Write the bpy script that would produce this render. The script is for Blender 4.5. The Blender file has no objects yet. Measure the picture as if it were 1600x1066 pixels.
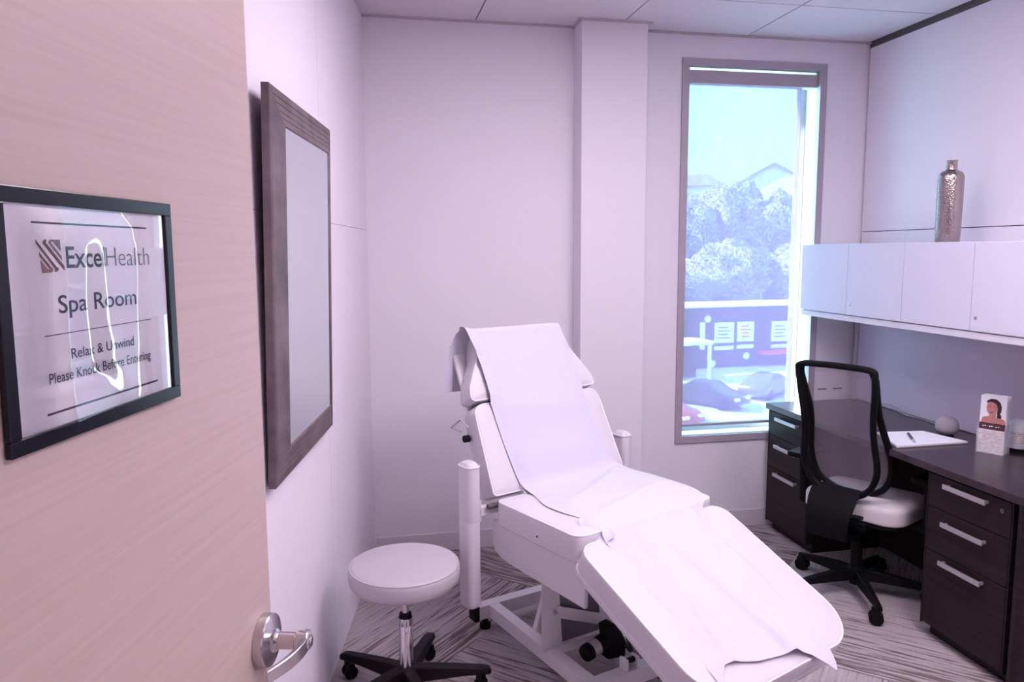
import bpy, bmesh, math, random
from mathutils import Vector, Matrix, noise
random.seed(7)
S = bpy.context.scene
C = S.collection
R = math.radians
PI = math.pi

# ------------------------------------------------------------------ camera
cam_d = bpy.data.cameras.new('camera'); cam = bpy.data.objects.new('camera', cam_d); C.objects.link(cam)
cam_d.sensor_width = 36; cam_d.lens = 26.6625; cam_d.clip_start = .02; cam_d.clip_end = 800
_r = Vector((0.98052357, -0.19634742, -0.0046068)); _u = Vector((0.02756496, 0.11435481, 0.99305748)); _f = Vector((0.19445747, 0.97384325, -0.11753989))
m = Matrix.Identity(4)
for i in range(3): m[i][0] = _r[i]; m[i][1] = _u[i]; m[i][2] = -_f[i]
m.translation = Vector((0, 0, 1.6))
cam.matrix_world = m
S.camera = cam
# ------------------------------------------------------------------ view
S.view_settings.view_transform = 'Standard'; S.view_settings.look = 'None'
S.view_settings.gamma = 1; S.view_settings.use_curve_mapping = False
S.view_settings.exposure = 0.0
# ------------------------------------------------------------------ sky
w = bpy.data.worlds.new('world'); S.world = w; w.use_nodes = True
bgn = w.node_tree.nodes['Background']; bgn.inputs[0].default_value = (0.36, 0.86, 0.95, 1); bgn.inputs[1].default_value = 10.5
# ------------------------------------------------------------------ sun, low from the left outside; it strikes the right jamb of the window
sd = bpy.data.lights.new('sun', 'SUN'); sd.energy = 36; sd.angle = R(1); sd.color = (.86, .98, 1)
so = bpy.data.objects.new('sun', sd); C.objects.link(so)
so.rotation_euler = Vector((.83, -.205, -.50)).to_track_quat('-Z', 'Y').to_euler()
LAMP_STRENGTH = 17.2; LAMP_COL = (1.0, .885, 1.0)

# ------------------------------------------------------------------ materials
def mat(name, col, rough=.5, metal=0, coat=0, spec=.5, emit=None, es=1):
    mt = bpy.data.materials.new(name); mt.use_nodes = True
    b = mt.node_tree.nodes['Principled BSDF']
    b.inputs['Base Color'].default_value = (*col, 1); b.inputs['Roughness'].default_value = rough
    b.inputs['Metallic'].default_value = metal; b.inputs['Coat Weight'].default_value = coat
    b.inputs['Specular IOR Level'].default_value = spec
    if emit: b.inputs['Emission Color'].default_value = (*emit, 1); b.inputs['Emission Strength'].default_value = es
    return mt
def nodes(mt): return mt.node_tree.nodes, mt.node_tree.links, mt.node_tree.nodes['Principled BSDF']
def bump(mt, scale=200, strength=.1, dist=.002, stretch=None, detail=3):
    N, L, b = nodes(mt)
    tc = N.new('ShaderNodeTexCoord'); mp = N.new('ShaderNodeMapping'); nz = N.new('ShaderNodeTexNoise'); bp = N.new('ShaderNodeBump')
    if stretch: mp.inputs['Scale'].default_value = stretch
    nz.inputs['Scale'].default_value = scale; nz.inputs['Detail'].default_value = detail
    bp.inputs['Strength'].default_value = strength; bp.inputs['Distance'].default_value = dist
    L.new(tc.outputs['Object'], mp.inputs['Vector']); L.new(mp.outputs[0], nz.inputs['Vector'])
    L.new(nz.outputs['Fac'], bp.inputs['Height']); L.new(bp.outputs[0], b.inputs['Normal'])
    return mt
def mottle(mt, c1, c2, scale=8, stretch=(1, 1, 1), lo=.35, hi=.65, detail=4, rot=(0, 0, 0)):
    N, L, b = nodes(mt)
    tc = N.new('ShaderNodeTexCoord'); mp = N.new('ShaderNodeMapping'); nz = N.new('ShaderNodeTexNoise'); cr = N.new('ShaderNodeValToRGB')
    mp.inputs['Scale'].default_value = stretch; mp.inputs['Rotation'].default_value = rot
    nz.inputs['Scale'].default_value = scale; nz.inputs['Detail'].default_value = detail
    cr.color_ramp.elements[0].position = lo; cr.color_ramp.elements[0].color = (*c1, 1)
    cr.color_ramp.elements[1].position = hi; cr.color_ramp.elements[1].color = (*c2, 1)
    L.new(tc.outputs['Object'], mp.inputs['Vector']); L.new(mp.outputs[0], nz.inputs['Vector'])
    L.new(nz.outputs['Fac'], cr.inputs['Fac']); L.new(cr.outputs[0], b.inputs['Base Color'])
    return mt

M = {}
M['wall'] = bump(mat('painted wall', (.79, .75, .82), .85), 300, .08, .001)
M['panel'] = bump(mat('white wall panel', (.80, .735, .81), .8, spec=.3), 300, .05, .0008)
M['ceil'] = bump(mat('ceiling tile', (.72, .66, .72), .95), 120, .25, .002)
M['gap'] = mat('dark joint', (.05, .045, .05), .9)
M['joint'] = mat('grey joint', (.22, .20, .22), .9)
M['tee'] = mat('ceiling grid metal', (.50, .46, .50), .5)
M['base'] = mat('baseboard vinyl', (.70, .65, .70), .5)
M['gapshade_pins'] = mat('dark grey gap shade and pins', (.10, .09, .095), .6)
M['winframe'] = mat('window frame taupe', (.40, .35, .41), .5)
M['reveal'] = mat('window reveal', (.80, .82, .82), .6)
M['door'] = mat('door veneer', (.56, .43, .39), .45, spec=.35)
mottle(M['door'], (.49, .375, .345), (.55, .43, .40), 2.2, (1.0, 1.0, 70), .25, .75, 8)
M['chrome'] = mat('satin chrome', (.62, .58, .60), .22, 1)
M['chromeb'] = mat('bright chrome', (.75, .72, .75), .08, 1)
M['black'] = mat('black plastic', (.004, .0035, .005), .55, spec=.14)
M['blackg'] = mat('black gloss frame', (.006, .006, .012), .22, spec=.35)
M['blackm'] = bump(mat('black metal', (.008, .005, .007), .5, spec=.16), 200, .05)
M['vinyl'] = bump(mat('white vinyl', (.66, .61, .67), .42), 500, .08, .0006)
M['pipe'] = mat('white piping', (.80, .77, .83), .45)
M['enamel'] = mat('white enamel', (.76, .71, .75), .4)
M['greyplate'] = mat('grey steel', (.20, .185, .22), .5)
M['stoolv'] = bump(mat('stool vinyl', (.50, .455, .50), .4), 500, .06, .0006)
M['cabinet'] = mat('white cabinet laminate', (.70, .68, .79), .45)
M['cabin'] = mat('cabinet light rail', (.74, .70, .76), .5)
M['tack'] = bump(mat('tackboard fabric', (.56, .46, .58), .95), 600, .4, .001)
M['dark'] = mat('dark wood laminate', (.050, .032, .036), .45, spec=.22)
mottle(M['dark'], (.011, .006, .0075), (.026, .015, .018), 5, (1, .6, 10), .3, .7, 5)
M['darktop'] = mat('dark desk top', (.052, .034, .042), .25)
mottle(M['darktop'], (.026, .015, .022), (.044, .028, .036), 5, (6, .6, 1), .3, .7, 5)
M['alu'] = mat('aluminium pull', (.60, .56, .60), .3, .7)
M['fabric'] = bump(mat('pale seat fabric', (.62, .56, .58), .9), 400, .4, .001)
M['paperw'] = mat('white paper', (.86, .84, .90), .8)
M['signpaper'] = mat('sign paper', (.93, .91, .98), .7)
M['ink'] = mat('dark ink', (.030, .024, .045), .5)
M['inkmaroon'] = mat('maroon ink', (.16, .05, .07), .5)
M['inkrose'] = mat('rose brown ink', (.30, .15, .17), .5)
M['inkgrey'] = mat('grey ink', (.20, .17, .18), .5)
M['mirror'] = mat('mirror glass', (.88, .97, .95), .02, 1)
M['frame'] = mat('brown grained frame', (.14, .10, .11), .45)
mottle(M['frame'], (.085, .058, .066), (.20, .145, .155), 10, (1, 1, 1), .3, .7, 8)
M['lampglow'] = mat('lamp diffuser', (.9, .9, .9), .6, emit=LAMP_COL, es=LAMP_STRENGTH)
M['sphere'] = bump(mat('grey stone fabric', (.34, .31, .35), .9), 150, .5, .002)
M['navy'] = mat('black ink pen', (.006, .006, .012), .3)
M['brown'] = mat('brown print', (.09, .02, .03), .5)
M['skin'] = mat('printed skin', (.52, .22, .20), .5)
M['hairp'] = mat('printed hair', (.035, .012, .015), .5)
M['pinkp'] = mottle(mat('pale pink print', (.75, .62, .62), .6), (.60, .45, .46), (.82, .76, .78), 60, (1, 1, 2.5), .4, .6)
M['cableb'] = mat('black cable', (.01, .009, .011), .5)
M['cablew'] = mat('grey cable', (.35, .32, .36), .5)
M['label'] = mat('silver label', (.45, .42, .44), .4, .3)

# see-through acrylic
def alpha_mat(name, col, a, rough=.3):
    mt = mat(name, col, rough); b = mt.node_tree.nodes['Principled BSDF']; b.inputs['Alpha'].default_value = a; return mt
M['acrylic'] = alpha_mat('clear acrylic', (.85, .85, .9), .22, .05)
M['glass'] = alpha_mat('window glass', (.9, 1, 1), .04, .02)
# chair mesh fabric: woven net, half open
M['net'] = alpha_mat('chair net', (.34, .28, .34), .44, .9)
# roller shade: open weave that lets a tenth of the view through and scatters the rest
def shade_mat():
    mt = bpy.data.materials.new('screen shade'); mt.use_nodes = True
    N, L = mt.node_tree.nodes, mt.node_tree.links
    N.remove(N['Principled BSDF']); out = N['Material Output']
    tr = N.new('ShaderNodeBsdfTransparent'); tl = N.new('ShaderNodeBsdfTranslucent'); df = N.new('ShaderNodeBsdfDiffuse')
    a1 = N.new('ShaderNodeAddShader'); a2 = N.new('ShaderNodeAddShader')
    tc = N.new('ShaderNodeTexCoord'); mp = N.new('ShaderNodeMapping'); nz = N.new('ShaderNodeTexNoise'); cr = N.new('ShaderNodeValToRGB')
    mp.inputs['Scale'].default_value = (170, 1, 9); nz.inputs['Scale'].default_value = 1; nz.inputs['Detail'].default_value = 2
    cr.color_ramp.elements[0].position = .3; cr.color_ramp.elements[0].color = (.080, .080, .083, 1)
    cr.color_ramp.elements[1].position = .7; cr.color_ramp.elements[1].color = (.140, .140, .146, 1)
    L.new(tc.outputs['Object'], mp.inputs['Vector']); L.new(mp.outputs[0], nz.inputs['Vector']); L.new(nz.outputs['Fac'], cr.inputs['Fac'])
    L.new(cr.outputs[0], tr.inputs['Color'])
    tl.inputs['Color'].default_value = (.060, .036, .084, 1); df.inputs['Color'].default_value = (.18, .16, .20, 1)
    L.new(tr.outputs[0], a1.inputs[0]); L.new(tl.outputs[0], a1.inputs[1]); L.new(a1.outputs[0], a2.inputs[0]); L.new(df.outputs[0], a2.inputs[1])
    L.new(a2.outputs[0], out.inputs['Surface']); return mt
M['shade'] = shade_mat()
# disposable paper: thin, a little light passes
def tissue():
    mt = mat('exam table paper', (.62, .60, .71), .85, spec=.15); b = mt.node_tree.nodes['Principled BSDF']
    return bump(mt, 90, .25, .002, detail=5)
M['tissue'] = tissue()
# carpet: planks laid at 45 degrees, brown streaks fading to plain
def carpet():
    mt = mat('carpet', (.5, .45, .45), .95); N, L, b = nodes(mt)
    def mth(op, a=None, bb=None, c=None):
        n = N.new('ShaderNodeMath'); n.operation = op
        for i, x in enumerate((a, bb, c)):
            if x is None: continue
            if isinstance(x, (int, float)): n.inputs[i].default_value = x
            else: L.new(x, n.inputs[i])
        return n.outputs[0]
    tc = N.new('ShaderNodeTexCoord'); mp = N.new('ShaderNodeMapping'); mp.inputs['Rotation'].default_value = (0, 0, R(-47)); mp.inputs['Location'].default_value = (CARPET[0], CARPET[1], 0)
    L.new(tc.outputs['Object'], mp.inputs['Vector']); sp = N.new('ShaderNodeSeparateXYZ'); L.new(mp.outputs[0], sp.inputs[0])
    x, y = sp.outputs[0], sp.outputs[1]; T = .95
    cx = mth('FLOOR', mth('DIVIDE', x, T)); cy = mth('FLOOR', mth('DIVIDE', y, T))
    par = mth('ABSOLUTE', mth('MODULO', mth('ADD', cx, cy), 2.0))
    fx = mth('FRACT', mth('DIVIDE', x, T)); fy = mth('FRACT', mth('DIVIDE', y, T))
    def streak(sc):
        m2 = N.new('ShaderNodeMapping'); m2.inputs['Scale'].default_value = sc; L.new(mp.outputs[0], m2.inputs['Vector'])
        nz = N.new('ShaderNodeTexNoise'); nz.inputs['Scale'].default_value = 1; nz.inputs['Detail'].default_value = 2.5; nz.inputs['Roughness'].default_value = .6
        L.new(m2.outputs[0], nz.inputs['Vector']); return nz.outputs['Fac']
    s1 = streak((3.5, 78, 1)); s2 = streak((78, 3.5, 1))
    mixs = mth('ADD', mth('MULTIPLY', s1, mth('SUBTRACT', 1.0, par)), mth('MULTIPLY', s2, par))
    grad = mth('ADD', mth('MULTIPLY', fy, mth('SUBTRACT', 1.0, par)), mth('MULTIPLY', fx, par))   # dense edge to plain edge
    thr = mth('SUBTRACT', .565, mth('MULTIPLY', grad, .30))
    st = mth('MULTIPLY', mth('SUBTRACT', mixs, thr), -13.0); stc = N.new('ShaderNodeClamp'); L.new(st, stc.inputs[0])
    fine = N.new('ShaderNodeTexNoise'); fine.inputs['Scale'].default_value = 170; fine.inputs['Detail'].default_value = 3; L.new(mp.outputs[0], fine.inputs['Vector'])
    c0 = N.new('ShaderNodeValToRGB'); c0.color_ramp.elements[0].color = (.31, .255, .27, 1); c0.color_ramp.elements[1].color = (.50, .435, .45, 1)
    c0.color_ramp.elements[0].position = .36; c0.color_ramp.elements[1].position = .66
    L.new(mth('ADD', mth('MULTIPLY', mixs, .6), mth('MULTIPLY', fine.outputs['Fac'], .4)), c0.inputs['Fac'])
    mx = N.new('ShaderNodeMix'); mx.data_type = 'RGBA'; L.new(stc.outputs[0], mx.inputs['Factor']); L.new(c0.outputs[0], mx.inputs['A']); mx.inputs['B'].default_value = (.15, .105, .105, 1)
    L.new(mx.outputs['Result'], b.inputs['Base Color'])
    bp = N.new('ShaderNodeBump'); bp.inputs['Strength'].default_value = .5; bp.inputs['Distance'].default_value = .004
    L.new(mth('ADD', mixs, fine.outputs['Fac']), bp.inputs['Height']); L.new(bp.outputs[0], b.inputs['Normal'])
    return mt
CARPET = (.80, 1.154)
M['carpet'] = carpet()

# ------------------------------------------------------------------ mesh helpers
class MB:
    def __init__(self, T=None): self.bm = bmesh.new(); self.T = T or Matrix.Identity(4); self.mats = []; self.mi = 0
    def use(self, m):
        if m not in self.mats: self.mats.append(m)
        self.mi = self.mats.index(m); return self
    def add(self, vs, fs):
        v = [self.bm.verts.new(self.T @ Vector(p)) for p in vs]
        for f in fs:
            try:
                ff = self.bm.faces.new([v[i] for i in f]); ff.material_index = self.mi
            except ValueError: pass
        return self
    def box(self, x0, x1, y0, y1, z0, z1, T=None):
        vs = [Vector((x, y, z)) for x in (x0, x1) for y in (y0, y1) for z in (z0, z1)]
        if T is not None: vs = [T @ v for v in vs]
        return self.add(vs, [(0, 1, 3, 2), (4, 6, 7, 5), (0, 4, 5, 1), (2, 3, 7, 6), (0, 2, 6, 4), (1, 5, 7, 3)])
    def tube(self, pts, r, seg=10, closed=False, cap=True, flat=1.0):
        pts = [Vector(p) for p in pts]; n = len(pts); vs = []; fs = []
        rr = r if isinstance(r, (list, tuple)) else [r]*n
        prev = None
        for i, p in enumerate(pts):
            a = pts[i-1] if (i > 0 or closed) else pts[i]; b = pts[(i+1) % n] if (i < n-1 or closed) else pts[i]
            t = (b-a).normalized()
            if prev is None:
                q = Vector((0, 0, 1)) if abs(t.z) < .9 else Vector((1, 0, 0)); nrm = (q - t*q.dot(t)).normalized()
            else: nrm = (prev - t*prev.dot(t)).normalized()
            prev = nrm; bi = t.cross(nrm)
            for k in range(seg):
                an = 2*PI*k/seg; vs.append(p + nrm*math.cos(an)*rr[i]*flat + bi*math.sin(an)*rr[i])
        m_ = n if closed else n-1
        for i in range(m_):
            for k in range(seg):
                a = i*seg+k; b = i*seg+(k+1) % seg; c = ((i+1) % n)*seg+(k+1) % seg; d = ((i+1) % n)*seg+k
                fs.append((a, b, c, d))
        if cap and not closed: fs.append(tuple(range(seg))[::-1]); fs.append(tuple((n-1)*seg+k for k in range(seg)))
        return self.add(vs, fs)
    def bar(self, a, b, w, h, up=(0, 0, 1)):      # rectangular bar between points
        a, b = Vector(a), Vector(b); t = (b-a).normalized(); u = Vector(up); s = t.cross(u).normalized(); u = s.cross(t)
        vs = [p + s*w/2*i + u*h/2*j for p in (a, b) for i, j in ((-1, -1), (1, -1), (1, 1), (-1, 1))]
        return self.add(vs, [(3, 2, 1, 0), (4, 5, 6, 7), (0, 1, 5, 4), (1, 2, 6, 5), (2, 3, 7, 6), (3, 0, 4, 7)])
    def lathe(self, prof, c=(0, 0, 0), seg=40, axis='Z'):
        vs = []; fs = []; n = len(prof)
        for k in range(seg):
            a = 2*PI*k/seg
            for r, z in prof:
                if axis == 'Z': vs.append((c[0]+r*math.cos(a), c[1]+r*math.sin(a), c[2]+z))
                elif axis == 'Y': vs.append((c[0]+r*math.sin(a), c[1]+z, c[2]+r*math.cos(a)))
                else: vs.append((c[0]+z, c[1]+r*math.cos(a), c[2]+r*math.sin(a)))
        for k in range(seg):
            k2 = (k+1) % seg
            for i in range(n-1):
                fs.append((k*n+i, k2*n+i, k2*n+i+1, k*n+i+1))
        self.add(vs, fs); bmesh.ops.remove_doubles(self.bm, verts=self.bm.verts, dist=1e-5); return self
    def prism(self, poly, z0, z1, T=None):
        n = len(poly); vs = [Vector((x, y, z)) for z in (z0, z1) for x, y in poly]
        if T is not None: vs = [T @ v for v in vs]
        fs = [tuple(range(n))[::-1], tuple(range(n, 2*n))] + [(i, (i+1) % n, n+(i+1) % n, n+i) for i in range(n)]
        return self.add(vs, fs)
    def pad(self, poly, t, r, crown=.0, T=None, rb=None, tex=0):   # upholstered slab: top surface at z=0, bottom at -t
        rb = r if rb is None else rb
        n = len(poly); P = [Vector((x, y)) for x, y in poly]; cen = sum(P, Vector((0, 0)))/n; nr = []
        for i in range(n):
            e = (P[(i+1) % n]-P[i-1]).normalized(); nr.append(Vector((-e.y, e.x)))   # ccw: inward
        rings = []
        K = 5
        for k in range(K+1):
            a = PI/2*k/K; ins = rb*(1-math.sin(a)); z = -t + rb*(1-math.cos(a)); rings.append([(P[i]+nr[i]*ins, z) for i in range(n)])
        for k in range(K+1):
            a = PI/2*k/K; ins = r*(1-math.cos(a)); z = -r + r*math.sin(a); rings.append([(P[i]+nr[i]*ins, z) for i in range(n)])
        last = rings[-1]
        for s in (.97, .92, .84, .7, .5, .25):
            rings.append([(cen+(q-cen)*s, crown*(1-s**2)**.6 if crown else 0) for q, z in last])
        vs = []; fs = []
        for rg in rings:
            for q, z in rg: vs.append(Vector((q.x, q.y, z)))
        for j in range(len(rings)-1):
            for i in range(n): fs.append((j*n+i, j*n+(i+1) % n, (j+1)*n+(i+1) % n, (j+1)*n+i))
        vs.append(Vector((cen.x, cen.y, crown))); c1 = len(vs)-1; L0 = (len(rings)-1)*n
        for i in range(n): fs.append((L0+i, L0+(i+1) % n, c1))
        vs.append(Vector((cen.x, cen.y, -t))); c0 = len(vs)-1
        for i in range(n): fs.append(((i+1) % n, i, c0))
        if T is not None: vs = [T @ v for v in vs]
        return self.add(vs, fs)
    def obj(self, name, material, parent=None, smooth=True, bevel=0, ang=35, seg=2):
        me = bpy.data.meshes.new(name); bmesh.ops.recalc_face_normals(self.bm, faces=self.bm.faces); self.bm.to_mesh(me); self.bm.free()
        if self.mats:
            for x in self.mats: me.materials.append(x)
        else: me.materials.append(material)
        o = bpy.data.objects.new(name, me); C.objects.link(o)
        if parent: o.parent = parent
        if bevel:
            md = o.modifiers.new('bevel', 'BEVEL'); md.width = bevel; md.segments = seg; md.limit_method = 'ANGLE'; md.angle_limit = R(40)
            md.harden_normals = False
        if smooth:
            for p in me.polygons: p.use_smooth = True
            me.set_sharp_from_angle(angle=R(ang))
        return o
def rpoly(pts, rad, seg=6):
    out = []; n = len(pts)
    rad = rad if isinstance(rad, (list, tuple)) else [rad]*n
    for i in range(n):
        p = Vector(pts[i]); a = (Vector(pts[i-1])-p).normalized(); b = (Vector(pts[(i+1) % n])-p).normalized(); r = rad[i]
        if r <= 0: out.append((p.x, p.y)); continue
        ang = a.angle(b); d = r/math.tan(ang/2); c = p + (a+b).normalized()*(r/math.sin(ang/2))
        s = p + a*d - c; e = p + b*d - c
        a0 = math.atan2(s.y, s.x); a1 = math.atan2(e.y, e.x); da = (a1-a0+PI) % (2*PI)-PI
        for k in range(seg+1): t = a0+da*k/seg; out.append((c.x+r*math.cos(t), c.y+r*math.sin(t)))
    return out
def densify(poly, d=.03):
    out = []
    for i in range(len(poly)):
        a = Vector(poly[i]); b = Vector(poly[(i+1) % len(poly)]); k = max(1, int((b-a).length/d))
        for j in range(k): q = a.lerp(b, j/k); out.append((q.x, q.y))
    return out
def frame_T(o, x, y, z):
    t = Matrix.Identity(4)
    for i in range(3): t[i][0] = x[i]; t[i][1] = y[i]; t[i][2] = z[i]; t[i][3] = o[i]
    return t
def tag(o, label=None, cat=None, group=None, kind=None):
    if label: o['label'] = label
    if cat: o['category'] = cat
    if group: o['group'] = group
    if kind: o['kind'] = kind
    return o
def root(name, loc, rz, label, cat, group=None):
    o = bpy.data.objects.new(name, None); C.objects.link(o); o.location = loc; o.rotation_euler = (0, 0, rz); o.empty_display_size = .1
    return tag(o, label, cat, group)
def copy_tree(o, parent=None):
    c = o.copy(); C.objects.link(c)
    if parent: c.parent = parent
    for ch in list(o.children): copy_tree(ch, c)
    return c
def text_mesh(body, bold=0.0):
    cu = bpy.data.curves.new('lettering', 'FONT'); cu.body = body; cu.size = 1; cu.offset = bold; cu.resolution_u = 6; cu.fill_mode = 'FRONT'
    o = bpy.data.objects.new('lettering', cu); C.objects.link(o); bpy.context.view_layer.update()
    me = bpy.data.meshes.new_from_object(o.evaluated_get(bpy.context.evaluated_depsgraph_get()))
    bpy.data.objects.remove(o); bpy.data.curves.remove(cu); return me
def add_text(mb, body, x0, x1, base, cap, T, bold=0.0, off=.0):
    me = text_mesh(body, bold); xs = [v.co.x for v in me.vertices]; a, b = min(xs), max(xs); sy = cap/.73
    vs = [T @ Vector((x0+(v.co.x-a)/(b-a)*(x1-x0), base+v.co.y*sy, off)) for v in me.vertices]
    mb.add(vs, [tuple(p.vertices) for p in me.polygons]); bpy.data.meshes.remove(me)

# ------------------------------------------------------------------ room constants
H = 2.75; YB = 3.93; XR = 2.853; YF = -1.3
tw = math.atan(.163); LU = Vector((math.sin(tw), math.cos(tw), 0)); LN = Vector((math.cos(tw), -math.sin(tw), 0)); LO = Vector((.042, YB, 0))
TL = frame_T(LO, LU, Vector((0, 0, 1)), LN)       # left wall: x along wall to the window side, y up, z into the room
LF = -(YB-YF)/LU.y                                 # front end of the left wall
def struct(o, label=None): o['kind'] = 'structure'; 
def setst(o, label=None):
    o['kind'] = 'structure'
    if label: o['label'] = label
    return o

# floor / ceiling
b = MB(); b.box(-1.4, XR+.3, YF-.2, YB+.0, -.12, 0); setst(b.obj('floor', M['carpet'], smooth=False), 'grey beige carpet with brown streaks in diagonal planks')
b = MB(); b.box(-1.4, XR+.3, YF-.2, YB+.3, H+.03, H+.3).use(M['gap'])
b.mats = []; 
xs = [-1.4, -.14, .604, 1.3445, 2.0875, 2.83]; ys = [-1.3, .21, .96, 1.82, 2.62, 3.408, YB]
g = .004
LIGHTS = [(2, 3), (3, 1), (3, 2)]
b.use(M['ceil'])
for i in range(5):
    for j in range(6):
        if (i, j) in LIGHTS: continue
        x1 = xs[i+1]-g; 
        if j in (1, 2, 3, 4) and False: pass
        b.box(xs[i]+g, x1, ys[j]+g, ys[j+1]-(g if j < 5 else -.1), H, H+.034)
b.use(M['joint']); b.box(-1.4, XR+.2, YF, YB+.1, H+.006, H+.02)
b.mats = [M['ceil'], M['joint']]
setst(b.obj('ceiling', M['ceil'], smooth=False), 'suspended ceiling of large matt tiles with thin dark joints')
# thin edge angle round the ceiling
b = MB(); b.box(.042, 1.12, YB-.016, YB, H-.010, H); b.box(1.10, 1.49, 3.774, 3.79, H-.010, H); b.box(1.105, 1.12, 3.775, YB, H-.010, H); b.box(1.47, XR, YB-.016, YB, H-.010, H)
setst(b.obj('trim_1', M['tee'], smooth=False))
# ceiling lamps (out of frame above)
for k, (i, j) in enumerate(LIGHTS):
    t = root('ceiling_light', ((xs[i]+xs[i+1])/2, (ys[j]+ys[j+1])/2, H), 0,
             ['flat square ceiling lamp panel over the middle of the room', 'flat ceiling lamp panel over the desk side behind the viewer', 'flat ceiling lamp panel beside the mirror wall'][k], 'lamp', 'ceiling lamp panels')
    wx = (xs[i+1]-xs[i])/2-g; wy = (ys[j+1]-ys[j])/2-g
    f = MB()
    for (a0, a1, c0, c1) in ((-wx, wx, -wy, -wy+.03), (-wx, wx, wy-.03, wy), (-wx, -wx+.03, -wy+.03, wy-.03), (wx-.03, wx, -wy+.03, wy-.03)): f.box(a0, a1, c0, c1, -.006, .03)
    f.obj('lamp_frame', M['tee'], t, smooth=False)
    d = MB(); d.box(-wx+.03, wx-.03, -wy+.03, wy-.03, .004, .02); d.obj('diffuser', M['lampglow'], t, smooth=False)

# back wall with window opening (frame outer 1.717..2.573 x .516...2.621; opening 1.745..2.545)
WX0, WX1, WZ0, WZ1 = 1.745, 2.545, .548, 2.592
b = MB(); b.box(-.6, WX0, YB, YB+.24, 0, H+.05); b.box(WX1, XR+.3, YB, YB+.24, 0, H+.05); b.box(WX0, WX1, YB, YB+.24, 0, WZ0); b.box(WX0, WX1, YB, YB+.24, WZ1, H+.05)
setst(b.obj('wall_back', M['wall'], smooth=False), 'pale wall at the far end')
b = MB(); b.box(1.12, 1.47, 3.79, YB, 0, H+.03); setst(b.obj('wall_pier', M['wall'], bevel=.004, smooth=False), 'square wall pier left of the window')
b = MB()
b.box(XR, XR+.2, YF, YB, -.05, H+.05)
setst(b.obj('wall_right_backing', M['gap'], smooth=False))
bpy.data.objects['wall_right_backing'].name = 'wall_right'
rw = bpy.data.objects['wall_right']
b = MB()
gy = YB-.012
b.box(XR-.02, XR, YF, gy, 0, 1.700); b.box(XR-.02, XR, YF, gy, 1.704, H-.034)
o = b.obj('wall_panel', M['panel'], rw, smooth=False)
b = MB(); b.box(XR-.016, XR, YF, YB, H-.034, H+.02); setst(b.obj('shadow_gap_strip', M['gapshade_pins'], smooth=False), 'dark strip standing in for the shadow gap along the top of the right wall')  # dark grey colour stands in for the shade in the gap below the ceiling
# left wall panels
b = MB(); b.box(LF, .3, -.03, H+.05, -.14, -.012, T=TL); lw = setst(b.obj('wall_left', M['gap'], smooth=False), 'white panelled wall with fine joints')
b = MB()
sv = [LF, -3.35, -2.23, -1.06, 0.02]
for i in range(4):
    for (z0, z1) in ((0.0, 1.7095), (1.7115, H+.02)):
        b.box(sv[i]+.001, sv[i+1]-.001, z0, z1, -.012, 0, T=TL)
b.obj('wall_panel', M['panel'], lw, smooth=False)
# front wall + side return + door frame
b = MB(); b.box(-1.4, XR+.3, YF-.2, YF, -.05, H+.05); setst(b.obj('wall_front', M['wall'], smooth=False))
DE = Vector((-.169, 1.324, 0)); dth = R(15); DU = Vector((math.sin(dth), math.cos(dth), 0)); DN = Vector((math.cos(dth), -math.sin(dth), 0))
TD = frame_T(DE, DU, Vector((0, 0, 1)), DN)        # door: x along the leaf (0 at the free edge), y up, z towards viewer
DW = .915
hx = DE - DU*DW
b = MB(); b.box(-.86, hx.x-.055, hx.y-.16, hx.y-.04, 0, H); setst(b.obj('wall_stub', M['wall'], smooth=False))
bpy.data.objects['wall_stub'].name = 'wall_entrance'
b = MB(); b.box(hx.x-.055, hx.x-.01, hx.y-.17, hx.y-.03, 0, 2.2); setst(b.obj('trim_3', M['winframe'], smooth=False))
# baseboards
b = MB(); b.box(.055, 1.12, YB-.010, YB, 0, .10); b.box(1.47, 2.84, YB-.010, YB, 0, .10); b.box(1.11, 1.48, 3.78, 3.79, 0, .10); b.box(1.11, 1.12, 3.78, YB, 0, .10); b.box(1.47, 1.48, 3.78, YB, 0, .10)
setst(b.obj('baseboard_back', M['base'], smooth=False, bevel=.003))

# ------------------------------------------------------------------ door
b = MB(); b.box(-DW, 0, .012, 2.35, -.045, 0, T=TD)
door = setst(b.obj('door_1', M['door'], smooth=False, bevel=.0015), 'pale wood veneer door standing open at the left')
HS, HZ = -.043, .945
def dlathe(mb, prof, c, seg=48):
    vs = []; n = len(prof); fs = []
    for k in range(seg):
        a = 2*PI*k/seg
        for r, z in prof: vs.append(TD @ Vector((c[0]+r*math.cos(a), c[1]+r*math.sin(a), z)))
    for k in range(seg):
        for i in range(n-1): fs.append((k*n+i, ((k+1) % seg)*n+i, ((k+1) % seg)*n+i+1, k*n+i+1))
    return mb.add(vs, fs)
hd = MB()
dlathe(hd, [(0, .0005), (.0445, .0005), (.0445, .015), (.043, .0175), (.020, .0215), (.019, .026), (.016, .028), (.0145, .030), (.0145, .062), (.0, .063)], (HS, HZ))
handle = hd.obj('door_handle', M['chrome'], door, ang=30)
lv = MB()
pts = []
NN = 14
ring = []
for k in range(NN+1):
    t = k/NN
    s = HS + .018 - .126*t; zz = .074 + .007*math.sin(t*PI) - .026*t**2; hh = (.0125*(1-t)+.0105*t); th = .0055-.0015*t
    vz = HZ - .004*t
    ring.append([TD @ Vector((s, vz+hh, zz-th)), TD @ Vector((s, vz+hh, zz+th)), TD @ Vector((s, vz-hh, zz+th)), TD @ Vector((s, vz-hh, zz-th))])
vs = [v for r_ in ring for v in r_]; fs = [(3, 2, 1, 0), tuple(NN*4+i for i in range(4))]
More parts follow.
